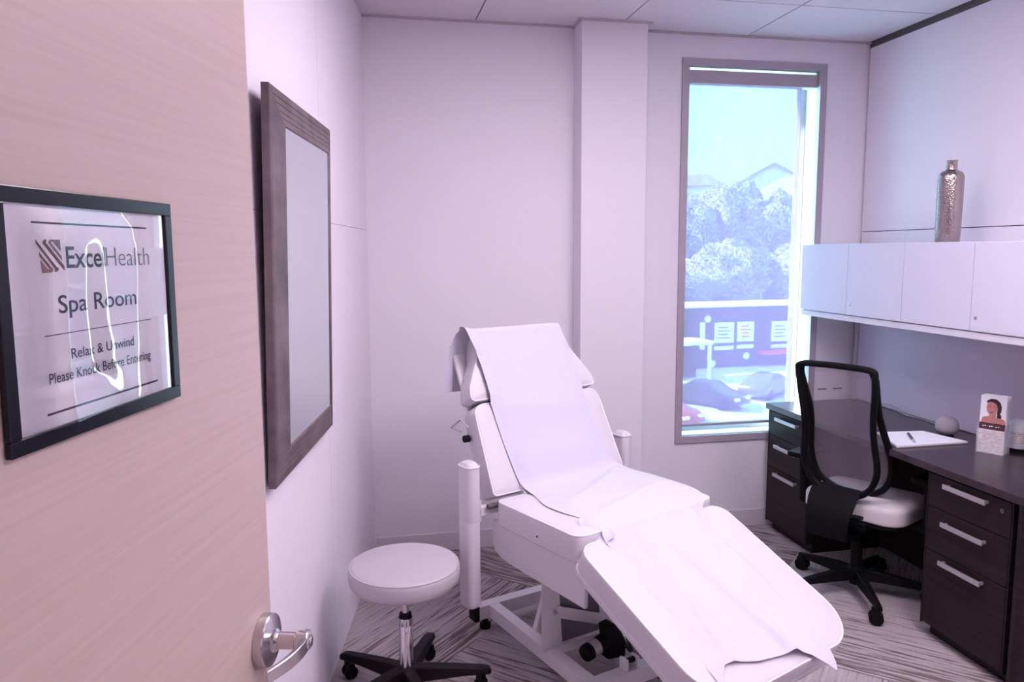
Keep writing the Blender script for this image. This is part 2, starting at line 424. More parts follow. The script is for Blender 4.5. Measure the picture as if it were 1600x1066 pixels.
for k in range(NN):
    for i in range(4): fs.append((k*4+i, k*4+(i+1) % 4, (k+1)*4+(i+1) % 4, (k+1)*4+i))
lv.add(vs, fs)
dlathe(lv, [(0, .060), (.0165, .060), (.0175, .066), (.0165, .080), (.012, .084), (0, .0845)], (HS, HZ), 28)
lv.obj('lever', M['chrome'], handle, bevel=.0015, ang=40)
kh = MB(); dlathe(kh, [(0, .0838), (.0085, .0838), (.0085, .0862), (.006, .0868), (.0, .0868)], (HS, HZ), 20); kh.obj('keyhole', M['chromeb'], handle)

# ------------------------------------------------------------------ sign on the door
sign = root('door_sign', DE - DU*.436 + Vector((0, 0, 1.415)), 0, 'black framed spa room notice in a glossy sleeve on the open wooden door', 'sign')
TS = Matrix.Translation(-sign.location) @ TD
fx0, fx1, fz0, fz1, bw = -.592, -.2815, 1.4125, 1.662, .0155
b = MB(TS)
for (a0, a1, c0, c1) in ((fx0, fx1, fz1-bw, fz1), (fx0, fx1, fz0, fz0+bw), (fx0, fx0+bw, fz0+bw, fz1-bw), (fx1-bw, fx1, fz0+bw, fz1-bw)): b.box(a0, a1, c0, c1, .0005, .0075)
b.obj('sign_frame', M['blackg'], sign, smooth=False, bevel=.0012)
# the sleeve bulges and ripples a little: real geometry, so the lit window jamb shows in it as thin wavy lines
b = MB(TS); NX, NY = 64, 44; px0, px1, pz0, pz1 = fx0+bw, fx1-bw, fz0+bw, fz1-bw
def ripple(x, z): return .0030
vs = []
for j in range(NY+1):
    for i in range(NX+1):
        x = px0+(px1-px0)*i/NX; z = pz0+(pz1-pz0)*j/NY; vs.append((x, z, .003))
b.add(vs, [(j*(NX+1)+i, j*(NX+1)+i+1, (j+1)*(NX+1)+i+1, (j+1)*(NX+1)+i) for j in range(NY) for i in range(NX)])
b.obj('sign_paper', M['signpaper'], sign)
TSo = TS @ Matrix.Translation((0, 0, .0034))
b = MB(TSo); add_text(b, 'Excel', -.4895, -.4235, 1.5855, .0225, Matrix.Identity(4), .012); b.obj('lettering', M['ink'], sign, smooth=False)
b = MB(TSo); add_text(b, 'Health', -.4215, -.3335, 1.5855, .0225, Matrix.Identity(4), -.012); b.obj('lettering', M['inkgrey'], sign, smooth=False)
b = MB(TSo); add_text(b, 'Spa Room', -.5065, -.3665, 1.5402, .0188, Matrix.Identity(4), .006); b.obj('lettering', M['ink'], sign, smooth=False)
b = MB(TSo); add_text(b, 'Relax & Unwind', -.4920, -.3770, 1.4922, .0112, Matrix.Identity(4), .004); b.obj('lettering', M['ink'], sign, smooth=False)
b = MB(TSo); add_text(b, 'Please Knock Before Entering', -.5285, -.3430, 1.4713, .0112, Matrix.Identity(4), .004); b.obj('lettering', M['ink'], sign, smooth=False)
for (a0, a1, z, h) in ((-.5375, -.3355, 1.6297, .0009), (-.5350, -.3305, 1.4420, .0011), (-.5305, -.3365, 1.5193, .0004)):
    b = MB(TSo); b.box(a0, a1, z-h, z+h, 0, .0002); b.obj('ruled_line', M['ink'], sign, smooth=False)
LG = MB(TSo)
lx0, lx1, lz0, lz1 = -.5335, -.4935, 1.5812, 1.6135
def lp(u, v): return (lx0+(lx1-lx0)*u, lz0+(lz1-lz0)*v)
def stripe(mb, pts, m_): mb.use(M[m_]); mb.prism([lp(*q) for q in pts], 0, .0002)
stripe(LG, [(0, 1.0), (.70, .17), (.79, .12), (.72, .02), (.61, .02), (.65, .10), (.02, .88)], 'inkmaroon')
stripe(LG, [(.24, .90), (.32, 1.0), (.40, 1.0), (.365, .91), (1.0, .19), (1.0, .05), (.31, .83)], 'inkmaroon')
stripe(LG, [(.46, .92), (.53, 1.0), (.90, 1.0), (.90, .66), (.62, .96), (.56, .91), (.93, .49), (.93, .37), (.49, .86)], 'inkgrey')
stripe(LG, [(.10, .62), (.11, .50), (.42, .13), (.49, .16), (.44, .24)], 'inkmaroon')
stripe(LG, [(.13, .38), (.17, 0), (.52, 0), (.58, .09), (.50, .18), (.42, .10), (.36, .13)], 'inkrose')
LG.obj('emblem', None, sign, smooth=False)

def clear_mat():
    mt = bpy.data.materials.new('clear plastic sleeve'); mt.use_nodes = True; N, L = mt.node_tree.nodes, mt.node_tree.links
    N.remove(N['Principled BSDF']); mx = N.new('ShaderNodeMixShader'); fr_ = N.new('ShaderNodeFresnel'); fr_.inputs[0].default_value = 1.62
    g_ = N.new('ShaderNodeBsdfGlossy'); g_.inputs['Roughness'].default_value = .012; t_ = N.new('ShaderNodeBsdfTransparent')
    L.new(fr_.outputs[0], mx.inputs[0]); L.new(t_.outputs[0], mx.inputs[1]); L.new(g_.outputs[0], mx.inputs[2]); L.new(mx.outputs[0], N['Material Output'].inputs[0]); return mt
def itp(tb, x):
    for (a, fa), (c, fc) in zip(tb, tb[1:]):
        if x <= c: t = min(1, max(0, (x-a)/(c-a))); t = t*t*(3-2*t); return fa+(fc-fa)*t
    return tb[-1][1]
R1 = [(1.425, -.418), (1.445, -.424), (1.462, -.440), (1.480, -.468), (1.54, -.474), (1.605, -.470), (1.62, -.452), (1.65, -.442)]
R2 = [(1.425, -.402), (1.445, -.396), (1.462, -.400), (1.490, -.418), (1.54, -.428), (1.605, -.432), (1.62, -.438), (1.65, -.440)]
R3 = [(1.425, -.384), (1.445, -.380), (1.50, -.370), (1.60, -.362), (1.625, -.368), (1.65, -.395)]
def slope(s, z):
    r = .0625 + (s+.4746)*(-.306)
    g = 800*(s-itp(R1, z))*(s-itp(R2, z))*(s-itp(R3, z)); g = .045*math.tanh(g/.045)
    f = r-g; e0 = min(1, max(0, (s+.520)/.020)); e1 = min(1, max(0, (-.335-s)/.015))
    return -(f*e0*e1)
b = MB(TS); NX, NY = 300, 70; cols = []
for j in range(NY+1):
    z = pz0+(pz1-pz0)*j/NY; h = [0]
    for i in range(NX): s_ = px0+(px1-px0)*(i+.5)/NX; h.append(h[-1]+slope(s_, z)*(px1-px0)/NX)
    # spread the return to the frame over the two side margins
    out = []
    for i in range(NX+1):
        s_ = px0+(px1-px0)*i/NX; k = min(1, max(0, (-.505-s_)/(-.505-px0))); out.append(h[i] - h[-1]*(1-k*k*(3-2*k)))
    cols.append(out)
vs = [(px0+(px1-px0)*i/NX, pz0+(pz1-pz0)*j/NY, .0045+cols[j][i]) for j in range(NY+1) for i in range(NX+1)]
b.add(vs, [(j*(NX+1)+i, j*(NX+1)+i+1, (j+1)*(NX+1)+i+1, (j+1)*(NX+1)+i) for j in range(NY) for i in range(NX)])
b.obj('clear_sleeve', clear_mat(), sign, ang=180)

# ------------------------------------------------------------------ mirror, leaning out a little from the left wall
mir = root('wall_mirror', LO+LU*(-1.536)+LN*.03+Vector((0, 0, .972)), 0, 'tall brown framed mirror hung on the white panelled wall', 'mirror')
ZB, ZT = .970, 2.026; sL, sR = -1.895, -1.138
bot = LO+LU*0+LN*.030+Vector((0, 0, ZB)); tp = LN*.024+Vector((0, 0, ZT-ZB)); upv = tp.normalized(); hgt = tp.length; nv = LU.cross(upv)
TM = Matrix.Translation(-mir.location) @ frame_T(bot, LU, upv, nv)
fw = .095
o4 = [(sL, 0), (sR, 0), (sR, hgt), (sL, hgt)]; i4 = [(sL+fw, fw), (sR-fw, fw), (sR-fw, hgt-fw), (sL+fw, hgt-fw)]
prof = [(0, -.022), (0, -.003), (.003, .000), (.022, .003), (.0225, .0015), (.040, .0055), (.0405, .004), (.058, .008), (.0585, .0065), (.074, .011), (.0745, .0095), (.088, .0145), (.093, .0150), (.095, .0130), (.095, .0105)]
names = 0
for k in range(4):
    a, c = Vector(o4[k]), Vector(o4[(k+1) % 4]); ia, ic = Vector(i4[k]), Vector(i4[(k+1) % 4]); b = MB(TM); vs = []
    for (q, qi) in ((a, ia), (c, ic)):
        for (d, h) in prof: p = q.lerp(qi, d/fw); vs.append((p.x, p.y, h))
        vs.append((qi.x, qi.y, -.022))
    n = len(prof)+1
    b.add(vs, [(i, (i+1) % n, n+(i+1) % n, n+i) for i in range(n)] + [tuple(range(n)), tuple(range(2*n-1, n-1, -1))])
    b.obj('frame_rail', M['frame'], mir, ang=50)
b = MB(TM); b.box(sL+fw-.006, sR-fw+.006, fw-.006, hgt-fw+.006, .009, .0115); b.obj('mirror_glass', M['mirror'], mir, smooth=False)
b = MB(TM); b.box(sL+.05, sR-.05, .05, hgt-.05, -.0275, -.0215); b.obj('backing_board', M['black'], mir, smooth=False)

# ------------------------------------------------------------------ window
YW = YB+.155
win = MB()
def rectframe(mb, x0, x1, z0, z1, w_, y0, y1):
    mb.box(x0, x1, y0, y1, z1-w_, z1); mb.box(x0, x1, y0, y1, z0, z0+w_); mb.box(x0, x0+w_, y0, y1, z0+w_, z1-w_); mb.box(x1-w_, x1, y0, y1, z0+w_, z1-w_)
rectframe(win, 1.717, 2.573, .516, 2.621, .040, YB-.012, YB+.004)
rectframe(win, WX0, WX1, WZ0, WZ1, .012, YB+.004, YB+.03)
w1 = setst(win.obj('window_1', M['winframe'], smooth=False, bevel=.001), 'tall narrow window with a taupe frame and a screen shade')
b = MB(); x0, x1, z0, z1 = WX0+.0, WX1-.0, WZ0, WZ1
b.box(x1-.004, x1, YB+.03, YB+.24, z0, z1); b.box(x0, x0+.004, YB+.03, YB+.24, z0, z1); b.box(x0+.004, x1-.004, YB+.03, YB+.24, z0, z0+.004); b.box(x0+.004, x1-.004, YB+.03, YB+.24, z1-.004, z1)
b.obj('window_reveal', M['reveal'], w1, smooth=False)
b = MB(); rectframe(b, WX0+.004, WX1-.004, WZ0+.004, WZ1-.004, .032, YW-.02, YW+.03); b.obj('window_sash', M['winframe'], w1, smooth=False)
b = MB(); b.box(WX0+.036, WX1-.036, YW, YW+.006, WZ0+.036, WZ1-.036); b.obj('window_pane', M['glass'], w1, smooth=False)
# roller shade hanging in the opening
sh = root('roller_shade', (2.1, YB+.05, 2.48), 0, 'grey see-through roller shade pulled down over the tall window', 'shade')
T = Matrix.Translation(-sh.location)
b = MB(T); b.box(1.760, 2.530, YB+.012, YB+.075, 2.497, 2.566); b.obj('cassette', M['winframe'], sh, smooth=False, bevel=.002)
b = MB(T); vs = []; 
b.add([(1.765, YB+.04, .612), (2.452, YB+.04, .612), (2.452, YB+.04, 2.505), (1.765, YB+.04, 2.505)], [(0, 1, 2, 3)]); b.obj('shade_cloth', M['shade'], sh, smooth=False)
b = MB(T); b.box(1.765, 2.452, YB+.034, YB+.046, .600, .614); b.obj('hem_bar', M['winframe'], sh, smooth=False, bevel=.002)

# ================================================================== exam / spa table
A0 = R(25); EO = Vector((.8345, 2.7062, 0))
ex = root('treatment_chair', EO, A0, 'white padded treatment chair on a white steel lift frame, back raised and leg rest lowered', 'treatment chair')
TB = frame_T((0, .145, .69), (1, 0, 0), (0, .4472, .8944), (0, -.8944, .4472))      # back rest plane
_l = math.hypot(1, .47); TLg = frame_T((0, -.35, .655), (1, 0, 0), (0, 1/_l, .47/_l), (0, -.47/_l, 1/_l))   # leg rest plane
TSe = frame_T((0, 0, .683), (1, 0, 0), (0, 1, 0), (0, 0, 1))
def piping(poly, T, z, r=.0034, inset=.0042):
    n = len(poly); P = [Vector(p) for p in poly]; out = []
    for i in range(n):
        e = (P[(i+1) % n]-P[i-1]).normalized(); q = P[i]+Vector((-e.y, e.x))*inset; out.append(T @ Vector((q.x, q.y, z)))
    b = MB(); b.tube(out, r, 8, closed=True); return b
def cushion(name, poly, T, t, r=.016, crown=.010, pz=-.004, rb=.012):
    poly = densify(poly, .04); b = MB(); b.pad(poly, t, r, crown, T, rb); o = b.obj(name, M['vinyl'], ex, ang=60)
    piping(poly, T, pz).obj('piping', M['pipe'], o); return o
seat = cushion('seat', rpoly([(-.34, -.33), (.34, -.33), (.34, .135), (-.34, .135)], [.045, .045, .03, .03]), TSe, .098)
pb = MB(); pb.lathe([(0, -.001), (.0075, -.001), (.009, .002), (.0075, .004), (.0045, .003), (.0045, .0005), (0, .0005)], (0, 0, 0), 20, 'X')
for v in pb.bm.verts: v.co = Vector((-.340-v.co.x, -.12+v.co.y, .622+v.co.z))
pb.obj('grommet', M['pipe'], seat)
b = MB(); b.tube([(-.3425, -.12, .622), (-.3435, -.12, .622)], .0042, 12); b.obj('grommet_hole', M['black'], seat)
back = cushion('backrest', rpoly([(-.338, .0), (.338, .0), (.322, .362), (-.322, .362)], [.02, .02, .05, .05]), TB, .092)
head = cushion('headrest', densify(rpoly([(-.325, .372), (.325, .372), (.315, .43), (.245, .55), (.215, .665), (-.215, .665), (-.245, .55), (-.315, .43)], [.02, .02, .06, .1, .04, .04, .1, .06]), .05), TB, .090)
leg = cushion('leg_rest', rpoly([(-.355, -.620), (.355, -.620), (.355, .012), (-.355, .012)], [.15, .15, .06, .06], 10), TLg, .078, crown=.012)
# lower shell seam of the leg rest
b = MB(); po = densify(rpoly([(-.357, -.622), (.357, -.622), (.357, .014), (-.357, .014)], [.15, .15, .06, .06], 10), .04)
b.pad(po, .030, .004, 0, TLg @ Matrix.Translation((0, 0, -.070)), .012); b.obj('leg_rest_shell', M['vinyl'], leg, ang=50)
# upholstered side skirts under the seat
for sx in (-1, 1):
    b = MB(); poly = [(-.358, .600), (-.352, .445), (.04, .456), (.11, .462), (.155, .480), (.168, .505), (.168, .600)]
    b.prism(poly, 0, .016, T=frame_T((sx*.330 - (0 if sx < 0 else .016), 0, 0), (0, 1, 0), (0, 0, 1), (1, 0, 0)))
    b.obj('side_panel', M['vinyl'], ex, bevel=.004, seg=3)
b = MB(); b.box(-.314, .314, -.345, .155, .555, .586); b.obj('seat_board', M['enamel'], ex, smooth=False)
b = MB(); b.box(-.29, .29, .006, .640, -.108, -.092, T=TB); b.obj('back_board', M['enamel'], ex, smooth=False, bevel=.004)
b = MB(); b.box(-.28, .28, -.54, -.02, -.112, -.100, T=TLg); b.obj('leg_board', M['enamel'], ex, smooth=False, bevel=.003)
# recline handle seen at the left edge of the back
b = MB(); 
b.tube([(-.345, .300, .925), (-.352, .345, .952), (-.352, .420, .905), (-.352, .345, .903)], .0035, 8); b.obj('wire_bracket', M['label'], ex)
b = MB(); b.tube([(-.335, .318, .880), (-.356, .318, .880)], .014, 16, flat=1.0)
b.obj('knob', M['black'], ex)
# tilt mechanism behind back and seat
for sx in (-1, 1):
    b = MB(); b.bar((sx*.20, .02, .56), (sx*.20, .27, .80), .02, .04, up=(0, -1, 1)); b.obj('back_strut', M['enamel'], ex, smooth=False)
b = MB(); b.tube([(0, -.06, .30), (0, .20, .60)], .017, 12); b.obj('gas_spring', M['label'], ex)
b = MB(); b.tube([(-.36, .155, .655), (-.300, .155, .655)], .010, 12); b.obj('hinge_pin', M['gapshade_pins'], ex); b = MB(); b.tube([(.36, .155, .655), (.300, .155, .655)], .010, 12); b.obj('hinge_pin', M['gapshade_pins'], ex)
# arm rests: swung straight down beside the back
def armrest(sx, zlo, zhi, y0, y1):
    x = sx*.418
    poly = rpoly([(-.029, -.043), (.029, -.043), (.029, .043), (-.029, .043)], .024, 6)
    b = MB(); rings = []; nn = len(poly); zs = []
    K = 6
    for k in range(K+1): a = PI/2*k/K; zs.append((zlo+.02*(1-math.cos(a)), .62+.38*math.sin(a)))
    zm = zlo+(zhi-zlo)*.60
    zs += [(zm-.012, 1.0), (zm-.004, .985), (zm, .955), (zm+.004, .985), (zm+.012, 1.0)]
    for k in range(K+1): a = PI/2*k/K; zs.append((zhi-.035*(1-math.sin(a)), .45+.55*math.cos(a)))
    vs = []
    for z, s in zs:
        f = (z-zlo)/(zhi-zlo); cy = (y0+y1)/2
        for (px_, py_) in poly: vs.append((x+px_*s, cy+py_*s, z))
    fs = [tuple(range(nn))[::-1], tuple(range((len(zs)-1)*nn, len(zs)*nn))]
    for j in range(len(zs)-1):
        for i in range(nn): fs.append((j*nn+i, j*nn+(i+1) % nn, (j+1)*nn+(i+1) % nn, (j+1)*nn+i))
    b.add(vs, fs); o = b.obj('armrest', M['vinyl'], ex, ang=45)
    b = MB(); pp = [Vector((x+px_*.985, (y0+y1)/2+py_*.985, zhi-.016)) for px_, py_ in poly]; b.tube(pp, .0028, 6, closed=True); b.obj('piping', M['pipe'], o)
    b = MB(); b.box(x-sx*.03-.010, x-sx*.03+.010, (y0+y1)/2-.02, (y0+y1)/2+.02, .60, .68); b.box(min(x-sx*.03, sx*.30), max(x-sx*.03, sx*.30), (y0+y1)/2-.02, (y0+y1)/2+.012, .62, .65); b.obj('arm_bracket', M['enamel'], o, smooth=False)
armrest(-1, .272, .832, .135, .245); armrest(1, .272, .815, .19, .30)
# ---- lift base
TBs = Matrix.Translation((-.0315, .0955, 0)) @ Matrix.Rotation(R(-5), 4, 'Z')
def fr(name, mt=M['enamel'], **k): return b.obj(name, mt, ex, smooth=False, bevel=.002, **k)
b = MB(TBs); b.box(-.212, .40, .320, .372, .052, .110); fr('base_rail')
b = MB(TBs); b.box(-.212, .40, -.395, -.345, .052, .110); fr('base_rail')
b = MB(TBs); b.box(-.165, -.118, -.345, .320, .054, .110); fr('base_rail')
b = MB(TBs); b.box(.135, .180, -.345, .320, .054, .110); fr('base_rail')
b = MB(TBs); b.box(-.118, .135, -.155, -.110, .054, .108); fr('cross_rail')
for (y0, y1) in ((.318, .374), (-.397, -.343)):
    b = MB(TBs); b.box(-.236, -.212, y0, y1, .048, .113); b.obj('end_cap', M['black'], ex, smooth=False, bevel=.004)
for (cx, cy) in ((-.172, .346), (.36, .346), (-.172, -.37), (.36, -.37)):
    b = MB(TBs); b.lathe([(0, .0), (.022, .0), (.024, .004), (.024, .022), (.012, .028), (.012, .054), (0, .054)], (cx, cy, 0), 20); b.obj('foot_pad', M['black'], ex)
# uprights, channel plates either side
for sx, nm in ((-1, 0), (1, 1)):
    b = MB(TBs); x0 = -.188 if sx < 0 else .084; x1 = x0+(.085 if sx < 0 else .11)
    b.prism([(x0, .105), (x1+.008, .105), (x1-.012, .40), (x1-.012, .56), (x0, .56)], 0, .006, T=frame_T((0, -.112, 0), (1, 0, 0), (0, 0, 1), (0, -1, 0)))
    b.box(x1-.017, x1-.012, -.112, -.02, .105, .56)
    o = b.obj('upright_plate', M['enamel'], ex, smooth=False, bevel=.001)
    b = MB(TBs); bz = .257 if sx < 0 else .172; b.tube([(x0+.056, -.117, bz), (x0+.056, -.130, bz)], .010, 6); b.tube([(x0+.056, -.129, bz), (x0+.056, -.135, bz)], .005, 10); b.obj('bolt', M['alu'], o)
b = MB(TBs); b.box(-.10, .10, -.090, -.084, .108, .56); b.obj('lift_plate', M['greyplate'], ex, smooth=False)
b = MB(TBs); b.bar((-.13, -.122, .258), (.150, -.122, .115+.03), .008, .044); b.obj('scissor_arm', M['enamel'], ex, smooth=False, bevel=.002)
b = MB(TBs); b.bar((-.13, .00, .13), (.05, .05, .54), .02, .05); b.obj('scissor_arm', M['enamel'], ex, smooth=False, bevel=.002)
b = MB(TBs); b.tube([(.055, -.085, .50), (.085, -.13, .26)], .010, 12); b.obj('guide_rod', M['alu'], ex)
# lift motor
b = MB(TBs); a_, c_ = Vector((-.098, -.262, .146)), Vector((.030, -.238, .160))
b.tube([a_, a_.lerp(c_, .04), a_.lerp(c_, .5), c_], [.028, .031, .031, .031], 24)
mo = b.obj('lift_motor', M['black'], ex, ang=40)
b = MB(TBs); b.tube([a_.lerp(c_, .20), a_.lerp(c_, .48)], .0318, 24, cap=False); b.obj('motor_label', M['label'], mo)
b = MB(TBs); b.prism([(.005, .095), (.088, .085), (.088, .150), (.060, .205), (.035, .228), (-.004, .222), (.004, .17)], 0, .055, T=frame_T((0, -.215, 0), (1, 0, 0), (0, 0, 1), (0, -1, 0))); b.obj('gear_housing', M['black'], mo, smooth=False, bevel=.006)
b = MB(TBs); b.box(-.005, .006, -.385, -.345, .108, .150); b.obj('motor_bracket', M['enamel'], ex, smooth=False, bevel=.002); b = MB(TBs); b.box(.045, .056, -.385, -.345, .108, .150); b.obj('motor_bracket', M['enamel'], ex, smooth=False, bevel=.002)
b = MB(TBs); b.tube([(-.002, -.365, .136), (.053, -.365, .136)], .010, 12); b.obj('clevis_pin', M['black'], ex)
def bez(pts, n=10):
    P = [Vector(p) for p in pts]; out = []
    for i in range(len(P)-1):
        p0 = P[max(i-1, 0)]; p1 = P[i]; p2 = P[i+1]; p3 = P[min(i+2, len(P)-1)]
        for k in range(n):
            t = k/n; out.append(.5*((2*p1)+(-p0+p2)*t+(2*p0-5*p1+4*p2-p3)*t*t+(-p0+3*p1-3*p2+p3)*t**3))
    out.append(P[-1]); return out
for pts in ([(.06, -.255, .15), (.10, -.27, .11), (.12, -.30, .07), (.08, -.33, .04), (.05, -.40, .02), (.03, -.46, .006)],
            [(.07, -.24, .19), (.09, -.28, .13), (.12, -.34, .07), (.17, -.36, .03), (.22, -.31, .03), (.22, -.25, .09), (.16, -.22, .14), (.10, -.22, .17)],
            [(.08, -.20, .26), (.10, -.25, .16), (.12, -.32, .07), (.18, -.38, .02), (.26, -.38, .006)]):
    b = MB(TBs); b.tube(bez(pts), .0042, 8); b.obj('motor_cable', M['cableb'], ex)

# ---- paper on the chair (its own thing)
pp = root('exam_table_paper', EO, A0, 'long strip of white disposable paper draped over the treatment chair', 'paper')
path = [ # Y, Z, XL, XR   (row by row, from behind the headrest to the foot)
 (.500, 1.030, -.330, .17), (.498, 1.10, -.325, .18), (.492, 1.185, -.312, .19), (.480, 1.250, -.297, .197), (.460, 1.280, -.287, .201), (.440, 1.289, -.282, .203),
 (.424, 1.283, -.279, .206), (.409, 1.250, -.270, .212), (.392, 1.216, -.261, .219), (.365, 1.162, -.250, .231), (.325, 1.085, -.247, .236), (.276, .990, -.246, .232),
 (.222, .880, -.238, .236), (.168, .775, -.226, .262), (.143, .725, -.215, .290), (.118, .706, -.205, .318), (.080, .704, -.205, .334), (.03, .7045, -.222, .339), (-.03, .7055, -.245, .341), (-.10, .7055, -.250, .342),
 (-.17, .7045, -.240, .343), (-.23, .703, -.226, .340), (-.285, .701, -.228, .318), (-.330, .692, -.236, .285), (-.352, .676, -.246, .250), (-.385, .656, -.250, .238), (-.46, .621, -.250, .228), (-.56, .576, -.250, .221), (-.677, .520, -.253, .214),
 (-.76, .478, -.270, .201), (-.82, .448, -.288, .188), (-.87, .424, -.292, .170)]
NXp = 48
def endY(x):   # torn lower edge
    pts = [(-.292, -.875), (-.262, -.852), (-.235, -.832), (-.19, -.838), (-.12, -.862), (-.05, -.872), (.02, -.884), (.07, -.905), (.10, -.935), (.124, -.965), (.150, -.945), (.175, -.905)]
    for (xa, ya), (xb, yb) in zip(pts, pts[1:]):
        if x <= xb: t = max(0, (x-xa)/(xb-xa)); return ya+(yb-ya)*t
    return pts[-1][1]
path = [(a, c-(.006 if (a < .1 and a > -.33) else (.004 if a <= -.33 else 0)), e, f) for a, c, e, f in path]
pv = [Vector((a, c, 0)) for a, c, _, _ in path]
fine = []
for i in range(len(path)-1):
    n_ = 4
    for k in range(n_):
        t = k/n_; p0 = path[max(i-1, 0)]; p1 = path[i]; p2 = path[i+1]; p3 = path[min(i+2, len(path)-1)]
        fine.append(tuple(.5*((2*p1[j])+(-p0[j]+p2[j])*t+(2*p0[j]-5*p1[j]+4*p2[j]-p3[j])*t*t+(-p0[j]+3*p1[j]-3*p2[j]+p3[j])*t**3) for j in range(4)))
fine.append(path[-1])
b = MB(); vs = []; NR = len(fine)
for j, (Y, Z, xl, xr) in enumerate(fine):
    a = fine[max(j-1, 0)]; c = fine[min(j+1, NR-1)]; t = Vector((0, c[0]-a[0], c[1]-a[1])).normalized(); nrm = Vector((0, t.z, -t.y))
    if nrm.z < 0 and Y < .45: nrm = -nrm
    if Y > .45: nrm = nrm if nrm.y > 0 else -nrm
    for i in range(NXp+1):
        u = i/NXp; x = xl+(xr-xl)*u; p = Vector((x, Y, Z)); lx = 2*u-1
        if Y < -.80:
            f = (-.80-Y)/.07; ye = endY(x); yy = -.80+(ye+.80)*f; zz = .655+.47*(yy+.35)+.013 - max(0, (-.895-yy))*.25; p = Vector((x, yy, zz))
        amp = .0035
        if Y < -.34:  # folds running down the leg rest
            fold = .009*math.exp(-((x+.02+.12*(Y+.5))/.020)**2)*min(1, (-.34-Y)*6) + .005*math.exp(-((x-.10-.25*(Y+.5))/.022)**2) + .006*math.exp(-((x+.15-.2*(Y+.6))/.018)**2) + .006*math.exp(-((x-.17)/.014)**2)
        elif -.34 <= Y < .12:
            fold = .006*math.exp(-((Y+.02-.5*x)/.018)**2) + .009*math.exp(-((Y+.20-.25*x)/.022)**2) + .007*math.exp(-((Y+.12+.30*x)/.015)**2)
        else:
            fold = .004*math.exp(-((Z-.98+.05*x)/.02)**2) + .003*math.exp(-((Z-.80)/.03)**2)
        nz = noise.noise(Vector((x*9, Y*9, Z*9)))*.5+.5
        nz2 = noise.noise(Vector((x*28, Y*28+3, Z*28)))*.5+.5
        ed = min(1, max(0, (abs(lx)-.72)/.28)); ed = ed*ed*(3-2*ed)
        p += nrm*(fold*1.5*(1-ed) + amp*nz*(1-.6*ed) + .0016*nz2 - (.0075*ed if Y < .40 and Z < 1.2 else 0))
        if .12 < Z-.9 and Y > .2 and Y < .45:   # left edge curls free of the head rest
            if lx < -.8: p += nrm*.012*(-.8-lx)/.2
        vs.append(p)
W_ = NXp+1
b.add(vs, [(j*W_+i, (j+1)*W_+i, (j+1)*W_+i+1, j*W_+i+1) for j in range(NR-1) for i in range(NXp)])
b.obj('paper_sheet', M['tissue'], pp, ang=80)
# loose second sheet edge turned up where seat and leg rest meet
b = MB(); vs = []; n1, n2 = 14, 10
for j in range(n2+1):
    for i in range(n1+1):
        u = i/n1; v = j/n2
        a = Vector((-.262, -.245, .7035)).lerp(Vector((-.335, -.352, .600)), v); c = Vector((-.150, -.215, .7135)).lerp(Vector((-.215, -.372, .676)), v)
        p = a.lerp(c, u); p.z += .018*math.sin(u*PI)*math.sin(min(1, v*1.3)*PI)*1.0 + .004*noise.noise(p*40); vs.append(p)
W2 = n1+1
b.add(vs, [(j*W2+i, (j+1)*W2+i, (j+1)*W2+i+1, j*W2+i+1) for j in range(n2) for i in range(n1)])
b.obj('folded_flap', M['tissue'], pp, ang=80)

# ================================================================== rolling stool
st = root('rolling_stool', (.126, 2.590, 0), R(-4), 'round white rolling stool with chrome column beside the mirror wall', 'stool')
b = MB(); b.lathe([(0, .436), (.150, .436), (.182, .440), (.193, .452), (.1955, .470), (.1955, .492), (.192, .504), (.184, .510), (.178, .5115), (.15, .5145), (.09, .516), (0, .5165)], seg=72); s1 = b.obj('seat', M['stoolv'], st, ang=50)
b = MB(); b.tube([(.1905*math.cos(2*PI*k/72), .1905*math.sin(2*PI*k/72), .5055) for k in range(72)], .0030, 8, closed=True); b.obj('piping', M['stoolv'], s1)
b = MB(); b.tube([(0, 0, .30), (0, 0, .437)], .0125, 24); b.obj('piston', M['chrome'], st)
b = MB(); b.lathe([(0, .325), (.021, .325), (.0225, .321), (.0225, .312), (.024, .310)], seg=28); b.obj('collar', M['black'], st)
b = MB(); b.lathe([(.021, .305), (.0245, .310), (.0245, .285), (.0235, .283), (.0235, .281), (.0245, .279), (.0245, .10)], seg=40); b.obj('column', M['chromeb'], st)
b = MB(); b.lathe([(0, .055), (.040, .055), (.046, .07), (.042, .105), (.030, .125), (0, .125)], seg=30); b.obj('hub', M['blackm'], st)
